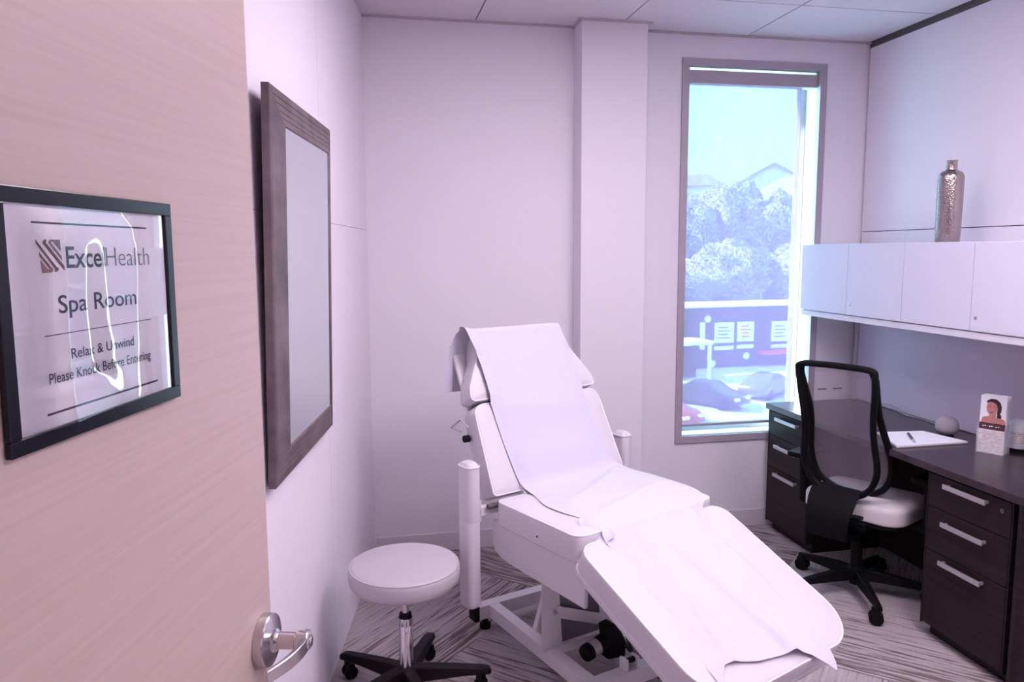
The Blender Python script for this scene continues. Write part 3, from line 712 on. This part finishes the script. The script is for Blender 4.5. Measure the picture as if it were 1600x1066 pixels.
for k in range(5):
    a = R(72*k); T = Matrix.Rotation(a, 4, 'Z'); b = MB(T); rr = [(.02, .070, .125, .027), (.10, .074, .122, .025), (.20, .080, .112, .023), (.27, .080, .104, .0225), (.295, .078, .099, .020), (.305, .078, .092, .014)]; vs = []; 
    for (r_, z0, z1, wd) in rr: vs += [(r_, -wd, z0), (r_, wd, z0), (r_, wd*.80, z1), (r_, -wd*.80, z1)]
    fs = [(3, 2, 1, 0), tuple(range(len(vs)-4, len(vs)))]
    for j in range(len(rr)-1):
        for i in range(4): fs.append((j*4+i, j*4+(i+1) % 4, (j+1)*4+(i+1) % 4, (j+1)*4+i))
    b.add(vs, fs); lg = b.obj('leg', M['blackm'], st, bevel=.005, seg=3)
    sw = R([20, -35, 60, 10, -50][k]); T2 = T @ Matrix.Translation((.278, 0, 0)) @ Matrix.Rotation(sw, 4, 'Z')
    b = MB(T2); 
    for s in (-1, 1): b.lathe([(0, s*.006), (.022, s*.006), (.0255, s*.009), (.0255, s*.020), (.021, s*.024), (0, s*.024)], (-.010, 0, .0258), 24, 'Y')
    b.box(-.022, .004, -.0235, .0235, .040, .062); b.tube([(0, 0, .05), (0, 0, .085)], .007, 10)
    b.obj('caster', M['black'], lg, ang=35)

# ================================================================== desk
dk = root('pedestal_desk', (2.54, 3.01, 0), 0, 'long dark wood desk with two drawer pedestals along the right wall', 'desk')
T = Matrix.Translation((-2.54, -3.01, 0)); DX0, DX1 = 2.247, 2.800
b = MB(T)
poly = rpoly([(DX0, 2.130), (DX1, 2.130), (DX1, 3.882), (DX0, 3.882)], [.035, .004, .004, .004], 5)
b.prism(poly, .706, .737); b.obj('desk_top', M['darktop'], dk, bevel=.002)
def pedestal(y0, y1, lock):
    b = MB(T); b.box(2.285, DX1-.01, y0, y1, .055, .706); b.box(2.31, DX1-.03, y0+.01, y1-.01, 0, .055)
    b.box(2.266, 2.287, y0, y0+.006, .05, .706); b.box(2.266, 2.287, y1-.006, y1, .05, .706)
    p = b.obj('pedestal', M['dark'], dk, smooth=False, bevel=.001)
    for (z0, z1, hz) in ((.560, .694, .666), (.378, .556, .510), (.058, .374, .350)):
        b = MB(T); b.box(2.266, 2.286, y0+.009, y1-.009, z0, z1); d = b.obj('drawer', M['dark'], p, smooth=False, bevel=.0015)
        yc = (y0+y1)/2; L_ = .104
        b = MB(T); b.box(2.240, 2.248, yc-L_, yc+L_, hz-.0095, hz+.0095); b.box(2.247, 2.267, yc-L_+.004, yc-L_+.014, hz-.006, hz+.006); b.box(2.247, 2.267, yc+L_-.014, yc+L_-.004, hz-.006, hz+.006)
        b.obj('pull', M['alu'], p, smooth=False, bevel=.0012)
        if z1 > .6 and lock:
            b = MB(T); b.lathe([(0, -.004), (.0085, -.004), (.0085, .001), (0, .001)], (2.2655, y0+.045, .655), 20, 'X'); b.obj('lock', M['chromeb'], p)
            b = MB(T); b.box(2.2610, 2.2613, y0+.0442, y0+.0458, .650, .660); b.obj('lock_slot', M['black'], p, smooth=False)
pedestal(2.215, 2.632, True); pedestal(3.470, 3.876, False)
b = MB(T); b.prism(rpoly([(2.253, 2.140), (2.79, 2.140), (2.79, 2.200), (2.253, 2.200)], [.03, .004, .004, .03], 5), 0, .706); b.obj('end_panel', M['dark'], dk, bevel=.001)
b = MB(T); b.box(2.70, 2.72, 2.632, 3.470, .02, .706); b.obj('modesty_panel', M['dark'], dk, smooth=False)
# things on the desk
def rot2(o, a): return Matrix.Rotation(a, 4, 'Z')
nbq = [(2.398, 3.064), (2.584, 3.062), (2.627, 2.867), (2.292, 2.816)]
nb = root('notepad', (2.46, 2.945, .737), 0, 'open white notepad lying on the dark desk behind the office chair', 'notepad')
T = Matrix.Translation((-2.46, -2.945, 0))
pq = [(2.275, 2.838), (2.640, 2.842), (2.588, 3.062), (2.360, 3.085)]
b = MB(T); b.prism(pq, 0, .004); b.obj('backing_card', M['inkgrey'], nb, smooth=False)
b = MB(T); b.prism([(x*.99+.01*2.46, y*.99+.01*2.945) for x, y in pq], .004, .012); b.obj('paper_block', M['paperw'], nb, smooth=False, bevel=.001)
PX = (0.0426, 0.0751, -0.0426, -0.0751)
pn = root('ballpoint_pen', (2.4214, 2.9285, .7545), 0, 'short black pen lying on the white notepad', 'pen')
b = MB(); b.tube([(PX[0]-.000, PX[1], .001), (PX[0]+(PX[2]-PX[0])*.68, PX[1]+(PX[3]-PX[1])*.68, .001)], .0056, 12); b.obj('barrel', M['navy'], pn)
b = MB(); b.tube([(PX[0]+(PX[2]-PX[0])*k_, PX[1]+(PX[3]-PX[1])*k_, .001) for k_ in (.68, .9, 1)], [.0050, .0044, .0012], 12); b.obj('tip', M['alu'], pn)
sp = root('smart_speaker', (2.675, 3.010, .737), 0, 'small grey round fabric speaker on the desk against the wall', 'speaker')
b = MB(); b.lathe([(0, .004), (.026, .004), (.040, .012), (.0485, .028), (.051, .044), (.0485, .060), (.039, .076), (.022, .086), (0, .089)], seg=40); b.obj('fabric_body', M['sphere'], sp, ang=80)
b = MB(); b.lathe([(0, 0), (.030, 0), (.030, .005), (0, .005)], seg=30); b.obj('rubber_base', M['black'], sp)
cb = MB(); pts = bez([(2.725, 3.03, .745), (2.735, 3.10, .743), (2.775, 3.20, .742), (2.785, 3.32, .742), (2.770, 3.42, .744), (2.775, 3.50, .765), (2.765, 3.56, .772), (2.780, 3.63, .742)], 8); cb.tube(pts, .003, 8)
tag(cb.obj('power_cable', M['cablew']), 'thin grey cable lying along the back of the desk', 'cable')
# brochure holder
bh = root('brochure_holder', (2.625, 2.695, .737), R(-62), 'clear acrylic holder full of brochures on the desk', 'brochure holder')
bw2, bd = .050, .034
b = MB(); b.box(-bw2-.003, bw2+.003, -bd, -bd+.002, 0, .105); b.box(-bw2-.003, bw2+.003, bd-.002, bd, 0, .19); b.box(-bw2-.003, -bw2-.001, -bd, bd, 0, .13); b.box(bw2+.001, bw2+.003, -bd, bd, 0, .13); b.box(-bw2-.003, bw2+.003, -bd, bd, 0, .002)
b.obj('acrylic_tray', M['acrylic'], bh, smooth=False)
BT = Matrix.Translation(bh.location) @ Matrix.Rotation(R(-62), 4, 'Z')
def brochure(y, lean, label, front):
    T = Matrix.Translation((0, y, .003)) @ Matrix.Rotation(-lean, 4, 'X')
    r = root('brochure', BT @ Vector((0, y, .003)), R(-62), label, 'brochure', 'brochures in the acrylic holder')
    T = Matrix.Rotation(-lean, 4, 'X'); b = MB(T); b.box(-.049, .049, -.0006, .0006, 0, .244); b.obj('card', M['paperw'], r, smooth=False)
    if not front: return
    y0 = -.0012
    b = MB(T); b.box(-.049, .049, y0, -.0006, 0.0, .100); b.obj('pale_panel', M['pinkp'], r, smooth=False)
    F = frame_T((0, y0, 0), (1, 0, 0), (0, 0, 1), (0, -1, 0))
    b = MB(T @ F); b.box(-.049, .049, .100, .128, 0, .0003); b.obj('brown_band', M['brown'], r, smooth=False)
    b = MB(T @ F); b.prism([(-.044, .128), (-.038, .150), (-.014, .158), (-.006, .150), (.012, .150), (.020, .160), (.046, .146), (.049, .128)], 0, .0004)
    b.prism([(-.012, .150), (-.016, .172), (.012, .172), (.012, .150)], 0, .0005)
    b.prism([(-.026, .196), (-.024, .178), (-.015, .165), (-.004, .161), (.008, .168), (.016, .182), (.018, .205), (.008, .222), (-.010, .224), (-.022, .214)], 0, .0006)
    b.obj('printed_portrait', M['skin'], r, smooth=False)
    b = MB(T @ F); b.prism([(-.024, .212), (-.026, .222), (-.010, .232), (.010, .231), (.024, .220), (.031, .200), (.030, .178), (.022, .166), (.014, .170), (.017, .190), (.012, .208), (.0, .217), (-.014, .218)], 0, .0008)
    b.prism([(.016, .172), (.028, .170), (.033, .158), (.026, .150), (.015, .155)], 0, .0008); b.obj('printed_hair', M['hairp'], r, smooth=False)
    b = MB(T @ F); b.prism([(-.020, .199), (-.010, .2005), (-.010, .1990), (-.020, .1975)], 0, .0010); b.obj('printed_eye', M['brown'], r, smooth=False); b = MB(T @ F); b.prism([(0, .2005), (.010, .199), (.010, .1975), (0, .199)], 0, .0010); b.obj('printed_eye', M['brown'], r, smooth=False); b = MB(T @ F); b.prism([(-.012, .1755), (-.002, .1765), (.002, .1745), (-.004, .1725), (-.010, .173)], 0, .0010); b.obj('printed_mouth', M['brown'], r, smooth=False)
    b = MB(T @ F); 
    for k in range(9): b.box(-.036+k*.0082, -.0305+k*.0082, .111+.0015*(k % 3), .1145+.0015*((k+1) % 3), 0, .0006)
    b.obj('script_line', M['paperw'], r, smooth=False)
    b = MB(T @ F)
    for k in range(4): b.box(-.030, .028-.006*(k % 2), .088-.006*k, .0892-.006*k, 0, .0003)
    b.obj('print_lines', M['skin'], r, smooth=False)
brochure(-.026, R(2), 'pink and brown brochure with a woman\'s portrait, front one in the acrylic holder', True)
for k in range(3): brochure(-.012+k*.013, R(2+k), ['white brochure just behind the pink front one in the holder', 'middle white brochure in the acrylic holder behind the front two', 'rearmost white brochure in the acrylic holder'][k], False)
# bottle at the frame edge
bo = root('pump_bottle', (2.742, 2.688, .737), 0, 'white round bottle on a black foot at the right edge of the desk', 'bottle')
b = MB(); b.lathe([(0, .018), (.034, .018), (.036, .022), (.036, .120), (.033, .132), (.020, .140), (0, .141)], seg=32); b.obj('bottle_body', M['pipe'], bo)
b = MB(); b.lathe([(0, 0), (.037, 0), (.037, .016), (.030, .019), (0, .019)], seg=32); b.obj('bottle_foot', M['black'], bo)
b = MB(); b.lathe([(.0362, .040), (.0362, .090)], seg=32); b.obj('bottle_label', M['pinkp'], bo)

# ================================================================== overhead cabinets, tackboard
def cabinet(y0, y1, lock, label):
    r = root('overhead_cabinet', ((2.463+XR-.02)/2, (y0+y1)/2, 1.262), 0, label, 'cabinet', 'white overhead cabinets on the right wall')
    T = Matrix.Translation(-r.location)
    b = MB(T); b.box(2.482, XR-.0205, y0+.0005, y1-.0005, 1.262, 1.631); b.obj('cabinet_body', M['cabinet'], r, smooth=False, bevel=.001)
    b = MB(T); b.box(2.463, 2.4815, y0+.0018, y1-.0018, 1.266, 1.629); d = b.obj('cabinet_door', M['cabinet'], r, smooth=False, bevel=.0015)
    if lock:
        yy = y1-.030
        b = MB(T); b.lathe([(0, -.003), (.0075, -.003), (.0085, .0), (.0085, .001), (0, .001)], (2.4625, yy, 1.320), 20, 'X'); b.obj('lock', M['chrome'], d)
        b = MB(T); b.box(2.4590, 2.4594, yy-.0012, yy+.0012, 1.3155, 1.3245); b.obj('lock_slot', M['black'], d, smooth=False)
ys_ = [3.925, 3.505, 3.095, 2.686, 2.277]
cabinet(ys_[1], ys_[0], False, 'white overhead cabinet beside the window, leftmost of the row')
cabinet(ys_[2], ys_[1], True, 'white overhead cabinet with a small lock, second from the window')
cabinet(ys_[3], ys_[2], False, 'white overhead cabinet without a lock, below the metallic vase')
cabinet(ys_[4], ys_[3], True, 'white overhead cabinet with a small lock, at the right edge of the photo')
cabinet(1.868, ys_[4], False, 'white overhead cabinet beyond the right edge, last of the row')
b = MB(); b.box(2.470, 2.495, 1.868, 3.925, 1.232, 1.2615); b.box(2.495, XR-.021, 1.868, 3.925, 1.250, 1.2615); tag(b.obj('cabinet_light_rail', M['cabin'], smooth=False, bevel=.001), 'continuous pale rail under the row of overhead cabinets', 'rail')
b = MB(); b.box(2.806, XR-.0205, 1.9, 3.862, .740, 1.230); tag(b.obj('tackboard', M['tack'], smooth=False, bevel=.002), 'lilac grey fabric tackboard on the wall between desk and cabinets', 'tackboard')
b = MB(); b.box(2.800, XR-.0205, 3.864, 3.885, .0, 1.249); b.box(2.815, XR-.0205, 3.885, 3.917, .0, 1.249); tag(b.obj('cabinet_support_post', M['tee'], smooth=False, bevel=.001), 'slim grey upright post between tackboard and window wall', 'post')
# notice on the window wall behind the office chair (its square codes left blank)
nt = root('paper_notice', (2.675, YB-.0025, .75), 0, 'white paper notice taped to the wall behind the office chair', 'notice')
T = Matrix.Translation(-nt.location)
b = MB(T); b.box(2.545, 2.790, YB-.0022, YB-.0012, .655, .895); b.obj('sheet', M['paperw'], nt, smooth=False)
b = MB(T); 
b.box(2.560, 2.775, YB-.0030, YB-.0022, .672, .690)
for (xx, zz) in ((2.60, .722), (2.70, .722), (2.60, .800), (2.70, .800)): b.box(xx, xx+.06, YB-.0030, YB-.0022, zz-.012, zz-.004)
b.obj('caption_bars', M['inkgrey'], nt, smooth=False)

# ------------------------------------------------------------------ vase on the cabinets
va = root('metallic_vase', (2.60, 2.995, 1.631), 0, 'tall hammered silver bronze bottle vase on top of the white cabinets', 'vase')
M['vase'] = mat('hammered bronze silver', (.40, .34, .33), .20, 1)
N, L, bs = nodes(M['vase']); vo = N.new('ShaderNodeTexVoronoi'); vo.inputs['Scale'].default_value = 140; bp = N.new('ShaderNodeBump'); bp.inputs['Strength'].default_value = .8; bp.inputs['Distance'].default_value = .0015
tc = N.new('ShaderNodeTexCoord'); L.new(tc.outputs['Object'], vo.inputs['Vector']); L.new(vo.outputs['Distance'], bp.inputs['Height']); L.new(bp.outputs[0], bs.inputs['Normal'])
b = MB(); b.lathe([(r_*.72, z_) for r_, z_ in [(0, 0), (.066, 0), (.069, .003), (.0715, .05), (.0735, .18), (.0745, .275), (.073, .292), (.066, .305), (.050, .314), (.036, .318), (.0315, .321), (.0315, .326), (.031, .330), (.031, .354), (.033, .357), (.033, .362), (.028, .362), (.026, .34)]], seg=56); vb = b.obj('vase_body', M['vase'], va, ang=35)

# ================================================================== office chair
oc = root('office_chair', (2.243, 3.025, 0), R(-61), 'black mesh back office chair with a pale seat, turned to the desk', 'chair')
# star base (angles are in the chair's own frame)
b = MB(); b.lathe([(0, .055), (.030, .055), (.042, .085), (.040, .118), (.026, .128), (0, .128)], seg=28); b.obj('hub', M['black'], oc)
b = MB(); b.tube([(0, 0, .045), (0, 0, .26)], .026, 24); b.tube([(0, 0, .26), (0, 0, .37)], .014, 20); b.obj('gas_column', M['black'], oc)
for k in range(5):
    a = R(252+61+72*k); T = Matrix.Rotation(a, 4, 'Z'); b = MB(T); rr = [(.02, .070, .120, .026), (.10, .070, .118, .023), (.22, .066, .100, .018), (.30, .062, .086, .015), (.322, .060, .082, .013)]; vs = []
    for (r_, z0, z1, wd) in rr: vs += [(r_, -wd, z0), (r_, wd, z0), (r_, wd*.7, z1), (r_, -wd*.7, z1)]
    fs = [(3, 2, 1, 0), tuple(range(len(vs)-4, len(vs)))]
    for j in range(len(rr)-1):
        for i in range(4): fs.append((j*4+i, j*4+(i+1) % 4, (j+1)*4+(i+1) % 4, (j+1)*4+i))
    b.add(vs, fs); lg = b.obj('leg', M['black'], oc, bevel=.004, seg=3)
    sw = R([75, -40, 80, 10, -50][k]); T2 = T @ Matrix.Translation((.315, 0, 0)) @ Matrix.Rotation(sw, 4, 'Z'); b = MB(T2)
    for s in (-1, 1): b.lathe([(0, s*.005), (.026, s*.005), (.0295, s*.009), (.0295, s*.022), (.024, s*.027), (0, s*.027)], (-.012, 0, .0298), 26, 'Y')
    b.box(-.03, .004, -.026, .026, .045, .066); b.tube([(0, 0, .05), (0, 0, .075)], .008, 10)
    b.obj('caster', M['black'], lg, ang=35)
# seat
SZ = .475
po = densify(rpoly([(-.232, -.130), (.232, -.130), (.242, .235), (-.242, .235)], [.09, .09, .07, .07], 8), .04)
b = MB(); b.pad(po, .085, .030, .014, Matrix.Translation((0, .01, SZ)), .012); b.obj('seat', M['fabric'], oc, ang=60)
b = MB(); b.pad(densify(rpoly([(-.222, -.120), (.222, -.120), (.230, .225), (-.230, .225)], .08, 8), .05), .022, .006, 0, Matrix.Translation((0, .01, SZ-.083)), .006); b.obj('seat_pan', M['black'], oc, ang=50)
b = MB(); b.box(-.09, .09, -.13, .13, .345, .387); b.obj('tilt_mechanism', M['black'], oc, smooth=False, bevel=.01, seg=3)
b = MB(); b.tube([(.09, .02, .375), (.26, .02, .380), (.275, .02, .382)], [.006, .006, .012], 10); b.obj('lever', M['black'], oc)
b = MB(); b.tube([(.050, -.185, .425), (.072, -.195, .430), (.105, -.195, .433)], [.014, .017, .014], 14, flat=.6); b.obj('tension_knob', M['black'], oc)
# back: rear structural loop and forward lumbar loop, net between
def BP(s, up, fwd=0): return Vector((-.03+s, -.228-.1736*up+fwd, 1.10+.985*up))
rear = [(-.160, -.012), (-.06, -.004), (.06, -.004), (.160, -.012), (.170, -.05), (.166, -.14), (.158, -.22), (.156, -.30), (.162, -.38), (.168, -.44), (.162, -.50), (.135, -.560), (.09, -.600), (.03, -.618)]
rear = rear + [(-s, u) for s, u in rear[::-1] if u < -.03]
pts = [BP(s, u) for s, u in rear]
def smooth_loop(pts, n=5):
    out = []; N_ = len(pts)
    for i in range(N_):
        p0, p1, p2, p3 = pts[i-1], pts[i], pts[(i+1) % N_], pts[(i+2) % N_]
        for k in range(n):
            t = k/n; out.append(.5*((2*p1)+(-p0+p2)*t+(2*p0-5*p1+4*p2-p3)*t*t+(-p0+3*p1-3*p2+p3)*t**3))
    return out
b = MB(); b.tube(smooth_loop(pts), .019, 12, closed=True, flat=.75); bk = b.obj('back_frame', M['black'], oc, ang=60)
def fw_(u): # forward bulge of the net frame
    t = min(1, max(0, -u/.60)); return .105*math.sin(min(1, t*1.15)*PI/2)**1.3
sid = [(.160, -.015), (.168, -.06), (.162, -.14), (.158, -.22), (.166, -.30), (.178, -.37), (.186, -.44), (.180, -.51), (.150, -.575), (.095, -.615), (.04, -.628)]
fpts = [BP(s, u, fw_(u)) for s, u in sid]; fl = bez(fpts + [BP(0, -.630, fw_(-.63))] + [BP(-s, u, fw_(u)) for s, u in sid[::-1]], 5)
b = MB(); b.tube(fl, .018, 12, flat=.8); b.obj('lumbar_frame', M['black'], oc, ang=60)
b = MB(); vs = []; nR, nC = 40, 14
half = fl[:len(fl)//2+1]
for j in range(nR+1):
    q = half[int(round(j/nR*(len(half)-1)))]
    hw = q.x+.03
    for i in range(nC+1):
        u = -1+2*i/nC; vs.append(Vector((-.03+hw*u, q.y-.006*(1-u*u), q.z)))
b.add(vs, [(j*(nC+1)+i, j*(nC+1)+i+1, (j+1)*(nC+1)+i+1, (j+1)*(nC+1)+i) for j in range(nR) for i in range(nC)])
b.obj('back_net', M['net'], oc, ang=80)
# spine from the rear loop down under the seat
b = MB(); rr = [(-.160, -.45, .0, .035, .10), (-.150, -.54, .0, .04, .15)]
b2 = [(-.168, .62, -.150), (-.160, .55, -.155), (-.150, .48, -.150), (-.135, .42, -.145), (-.110, .385, -.13), (-.04, .372, -.08)]
vs = []
for hw, (y, z) in zip((.115, .112, .105, .098, .092, .088, .085), ((-.130, .520), (-.165, .480), (-.190, .430), (-.205, .370), (-.190, .315), (-.120, .300), (-.03, .330))):
    vs += [(-.045-hw, y-.018, z-.010), (-.045+hw, y-.018, z-.010), (-.045+hw*.9, y+.018, z+.012), (-.045-hw*.9, y+.018, z+.012)]
fs = [(3, 2, 1, 0), tuple(range(24, 28))]
for j in range(6):
    for i in range(4): fs.append((j*4+i, j*4+(i+1) % 4, (j+1)*4+(i+1) % 4, (j+1)*4+i))
b = MB(); b.add(vs, fs); b.obj('spine', M['black'], oc, bevel=.006, seg=3)
# arms
for sx in (-1, 1):
    b = MB(); b.bar((sx*.10, .03, .375), (sx*.285, .03, .375), .05, .022); b.bar((sx*.285, .03, .366), (sx*.290, .02, .60), .05, .024, up=(1, 0, 0)); o = b.obj('arm_post', M['black'], oc, smooth=False, bevel=.006)
    b = MB(); b.pad(densify(rpoly([(-.045, -.12), (.045, -.12), (.045, .12), (-.045, .12)], .03, 5), .04), .024, .008, .002, Matrix.Translation((sx*.290, .04, .628)), .006); b.obj('arm_pad', M['black'], oc, ang=50)

# ================================================================== outside, seen through the shade
G = -7.5
M['asphalt'] = mottle(mat('pale asphalt', (.55, .55, .52), .9), (.66, .65, .62), (.85, .84, .80), 1.2)
M['roof1'] = mottle(mat('grey lilac roof', (.20, .17, .22), .8), (.30, .27, .33), (.38, .35, .40), 2)
M['white'] = mat('white siding', (.95, .95, .93), .8)
M['darkb'] = mat('dark facade', (.030, .028, .034), .6)
M['leafa'] = mottle(mat('foliage', (.12, .14, .10), .8), (.06, .065, .07), (.62, .64, .60), 4.5, (1, 1, 1), .36, .72, 7)
M['hill'] = mottle(mat('hillside scrub', (.16, .17, .12), .9), (.10, .11, .09), (.25, .25, .20), .3)
M['carb'] = mat('black car paint', (.015, .015, .022), .25, coat=.5)
M['carr'] = mat('red car paint', (.65, .02, .05), .3, coat=.5)
M['cars'] = mat('grey car paint', (.16, .16, .19), .3, coat=.5)
M['cglass'] = mat('car glass', (.01, .012, .018), .08)
M['redb'] = mat('red awning', (.85, .05, .07), .7)
M['signw'] = mat('white poster', (.9, .9, .86), .7)
M['lampc'] = mat('headlamp', (.9, .9, .9), .2)
b = MB(); b.box(-60, 150, 14, 75, G-.3, G); setst(b.obj('ground_parking', M['asphalt'], smooth=False), 'pale parking lot outside the window')
bpy.data.objects['ground_parking'].name = 'ground'
b = MB(); vs = []; nx, ny = 40, 14
for j in range(ny+1):
    for i in range(nx+1):
        x = -20+180*i/nx; y = 74+110*j/ny; t = j/ny
        vs.append((x, y, G+.0+25*t**1.1+ (0 if j == 0 else 1.5*noise.noise(Vector((x*.05, y*.05, 0))))))
b.add(vs, [(j*(nx+1)+i, j*(nx+1)+i+1, (j+1)*(nx+1)+i+1, (j+1)*(nx+1)+i) for j in range(ny) for i in range(nx)]); setst(b.obj('hillside', M['hill']), 'wooded hillside behind the parking lot')
# shop building
sb = root('shop_building', (30.5, 54.5, G), R(5), 'low dark building with white posters across the parking lot', 'building')
b = MB(); b.box(-14, 13, 0, 4, 0, 4.75); b.obj('wall', M['darkb'], sb, smooth=False)
b = MB(); b.box(-14.3, 13.3, -.3, 4.3, 4.75, 4.88); b.obj('roof', M['white'], sb, smooth=False)
for (x0, x1, z0, z1) in ((-3.75, -2.05, 1.95, 3.55), (-1.75, -.25, 2.0, 3.55), (1.35, 2.95, 1.9, 3.50)):
    b = MB(); b.box(x0, x1, -.10, .01, z0, z1); o = b.obj('poster', M['signw'], sb, smooth=False)
    b = MB(); 
    for k in range(4): b.box(x0+.3, x1-.3-.2*(k % 2), -.12, -.10, z0+.35+.27*k, z0+.44+.27*k)
    b.obj('poster_lines', M['redb'] if x0 == -1.75 else M['inkgrey'], o, smooth=False)
    b = MB(); b.box(x0, x1, -.12, .01, z0-.55, z0-.25); b.obj('window_ledge', M['signw'], sb, smooth=False)
b = MB(); b.box(.0, 3.4, -.9, 0, .95, 1.25); b.obj('awning', M['redb'], sb, smooth=False)
b = MB(); b.box(-5.0, -4.55, -.05, .02, 1.5, 3.6); b.obj('window', M['signw'], sb, smooth=False)
for (x, z) in ((-4.4, 3.85), (-.9, .85), (-3.9, -.0+.35)): 
    b = MB(); b.lathe([(0, -.1), (.28, -.1), (.28, 0), (0, 0)], (x, -.05, z), 16, 'Y'); b.obj('wall_lamp', M['signw'], sb)
# white pick-up canopy left of it
kb = root('white_kiosk', (22.6, 49.0, G), R(10), 'small white canopy at the left end of the dark building', 'kiosk')
b = MB(); b.box(-3, 1.8, 0, 2.5, 2.5, 2.75); b.obj('canopy_roof', M['white'], kb, smooth=False)
for x in (-2.8, 1.6):
    b = MB(); b.box(x-.1, x+.1, .1, .3, 0, 2.5); b.obj('post', M['white'], kb, smooth=False)
b = MB(); b.box(-2.5, 1.2, 1.2, 2.4, 0, 1.6); b.obj('counter', M['darkb'], kb, smooth=False)
# cars
def car(loc, rz, paint, label):
    r = root('car', (loc[0], loc[1], G), rz, label, 'car')
    prof = [(-2.25, .35), (-2.3, .62), (-2.15, .92), (-1.55, 1.0), (-.85, 1.42), (.35, 1.46), (1.05, 1.02), (1.95, .86), (2.28, .66), (2.28, .35)]
    b = MB(); n = len(prof); vs = []
    for (yy, s) in ((-.90, 1), (-.82, 1.0), (.82, 1.0), (.90, 1)):
        for (x, z) in prof: vs.append((x*(1 if abs(yy) < .85 else .985), yy*(1 if z < 1.05 else .80), z if abs(yy) < .85 else z-.03))
    fs = [tuple(range(n)), tuple(range(4*n-1, 3*n-1, -1))]
    for j in range(3):
        for i in range(n): fs.append((j*n+i, j*n+(i+1) % n, (j+1)*n+(i+1) % n, (j+1)*n+i))
    b.add(vs, fs); b.obj('body', paint, r, bevel=.06, seg=3, ang=50)
    b = MB()
    for s in (-1, 1): b.prism([(-1.25, 1.06), (-.78, 1.36), (.30, 1.39), (.85, 1.05)], s*.775-.01, s*.775+.01, T=frame_T((0, 0, 0), (1, 0, 0), (0, 0, 1), (0, -1, 0)))
    b.box(.42, .46, -.62, .62, 1.08, 1.40, T=Matrix.Translation((.75, 0, .56)) @ Matrix.Rotation(R(-58), 4, 'Y') @ Matrix.Translation((-.44, 0, -1.24+.02))); b.obj('windows', M['cglass'], r, smooth=False)
    for (x, y) in ((-1.4, -.82), (-1.4, .82), (1.4, -.82), (1.4, .82)):
        b = MB(); b.lathe([(0, -.11), (.28, -.11), (.33, -.08), (.33, .08), (.28, .11), (0, .11)], (x, y, .33), 20, 'Y'); b.obj('wheel', M['black'], r)
    for y in (-.6, .6):
        b = MB(); b.box(2.18, 2.31, y-.22, y+.22, .62, .78); b.obj('headlamp', M['lampc'], r, smooth=False)
car((20.0, 41.0), R(-58), M['carb'], 'black car in the parking lot seen through the shade')
car((15.5, 37.3), R(-65), M['carr'], 'red car at the lower left of the window view')
car((24.9, 42.9), R(35), M['cars'], 'grey car in the parking lot behind the drawer pedestal')
# trees
def tree(x, y, z0, h, w_, label):
    r = root('tree', (x, y, z0), random.random()*6, label, 'tree', 'trees behind the dark building')
    b = MB(); b.tube([(0, 0, -1), (0, 0, h*.45)], [.3, .2], 8); b.obj('trunk', M['hill'], r)
    b = MB(); bm2 = b.bm; bmesh.ops.create_icosphere(bm2, subdivisions=4, radius=1)
    for v in bm2.verts:
        d = v.co.normalized(); k = 1+.32*noise.noise(d*2.2+Vector((x, y, 0)))+.22*noise.noise(d*6+Vector((x, 0, y)))+.10*noise.noise(d*14)
        v.co = Vector((d.x*w_*k, d.y*w_*k, h*.56+d.z*h*.46*k))
    b.obj('crown', M['leafa'], r, ang=180)
for i, (x, y, h, w_) in enumerate([(30, 70, 7, 4.2), (36.5, 72, 9.5, 4.6), (43.5, 71, 9, 4.8), (50, 73, 10, 5), (34, 80, 13, 5.5), (41, 81, 14.5, 5.5), (48, 80, 13.5, 5.5), (56, 82, 15, 6), (40, 92, 12, 6), (48, 93, 13, 6), (56, 94, 12.5, 6), (62, 93, 13, 6)]):
    zz = G + (25*((y-74)/110)**1.1 if y > 74 else 0)
    tree(x, y, zz, h, w_, ['low', 'round', 'wide', 'broad', 'tall', 'high', 'dense', 'large', 'far', 'hazy', 'distant', 'hillside'][i]+[' tree right behind the dark building', ' tree on the slope behind the dark building', ' tree below the white houses'][i//4])
# houses on the hill
def house(x, y, z, w_, h, d, rf, rz, label, gable):
    r = root('house', (x, y, z), rz, label, 'house')
    b = MB(); b.box(-w_/2, w_/2, 0, d, -4, h); b.obj('wall', M['white'], r, smooth=False)
    b = MB()
    if gable:
        b.prism([(-w_/2, h), (w_/2, h), (0, h+rf)], 0, .4, T=frame_T((0, .4, 0), (1, 0, 0), (0, 0, 1), (0, -1, 0))); b.obj('gable', M['white'], r, smooth=False)
        b = MB(); b.prism([(-w_/2-.9, h-.5), (0, h+rf), (w_/2+.9, h-.5), (w_/2+.9, h-.1), (0, h+rf+.5), (-w_/2-.9, h-.1)], -d-1, .8, T=frame_T((0, 0, 0), (1, 0, 0), (0, 0, 1), (0, -1, 0)))
    else:
        b.add([(-w_/2-1, -1, h), (w_/2+1, -1, h), (w_/2+1, d+1, h), (-w_/2-1, d+1, h), (-w_/2+3, d/2, h+rf), (w_/2-3, d/2, h+rf)], [(0, 1, 5, 4), (1, 2, 5), (2, 3, 4, 5), (3, 0, 4), (3, 2, 1, 0)])
    b.obj('roof', M['roof1'], r, smooth=False)
    for k in range(3):
        b = MB(); xx = -w_/2+w_*(k+.5)/3-.6; b.box(xx, xx+1.2, -.08, .02, h*.30, h*.62); b.obj('window', M['cglass'], r, smooth=False)
house(71.5, 160, 11.2, 16, 4.5, 12, 3.2, R(-22), 'pale house with a low grey roof on the hill, left of the gabled one', False)
house(84.5, 146, 10.5, 17, 4.0, 14, 4.6, R(-28), 'white gabled house on the hill seen high in the window', True)
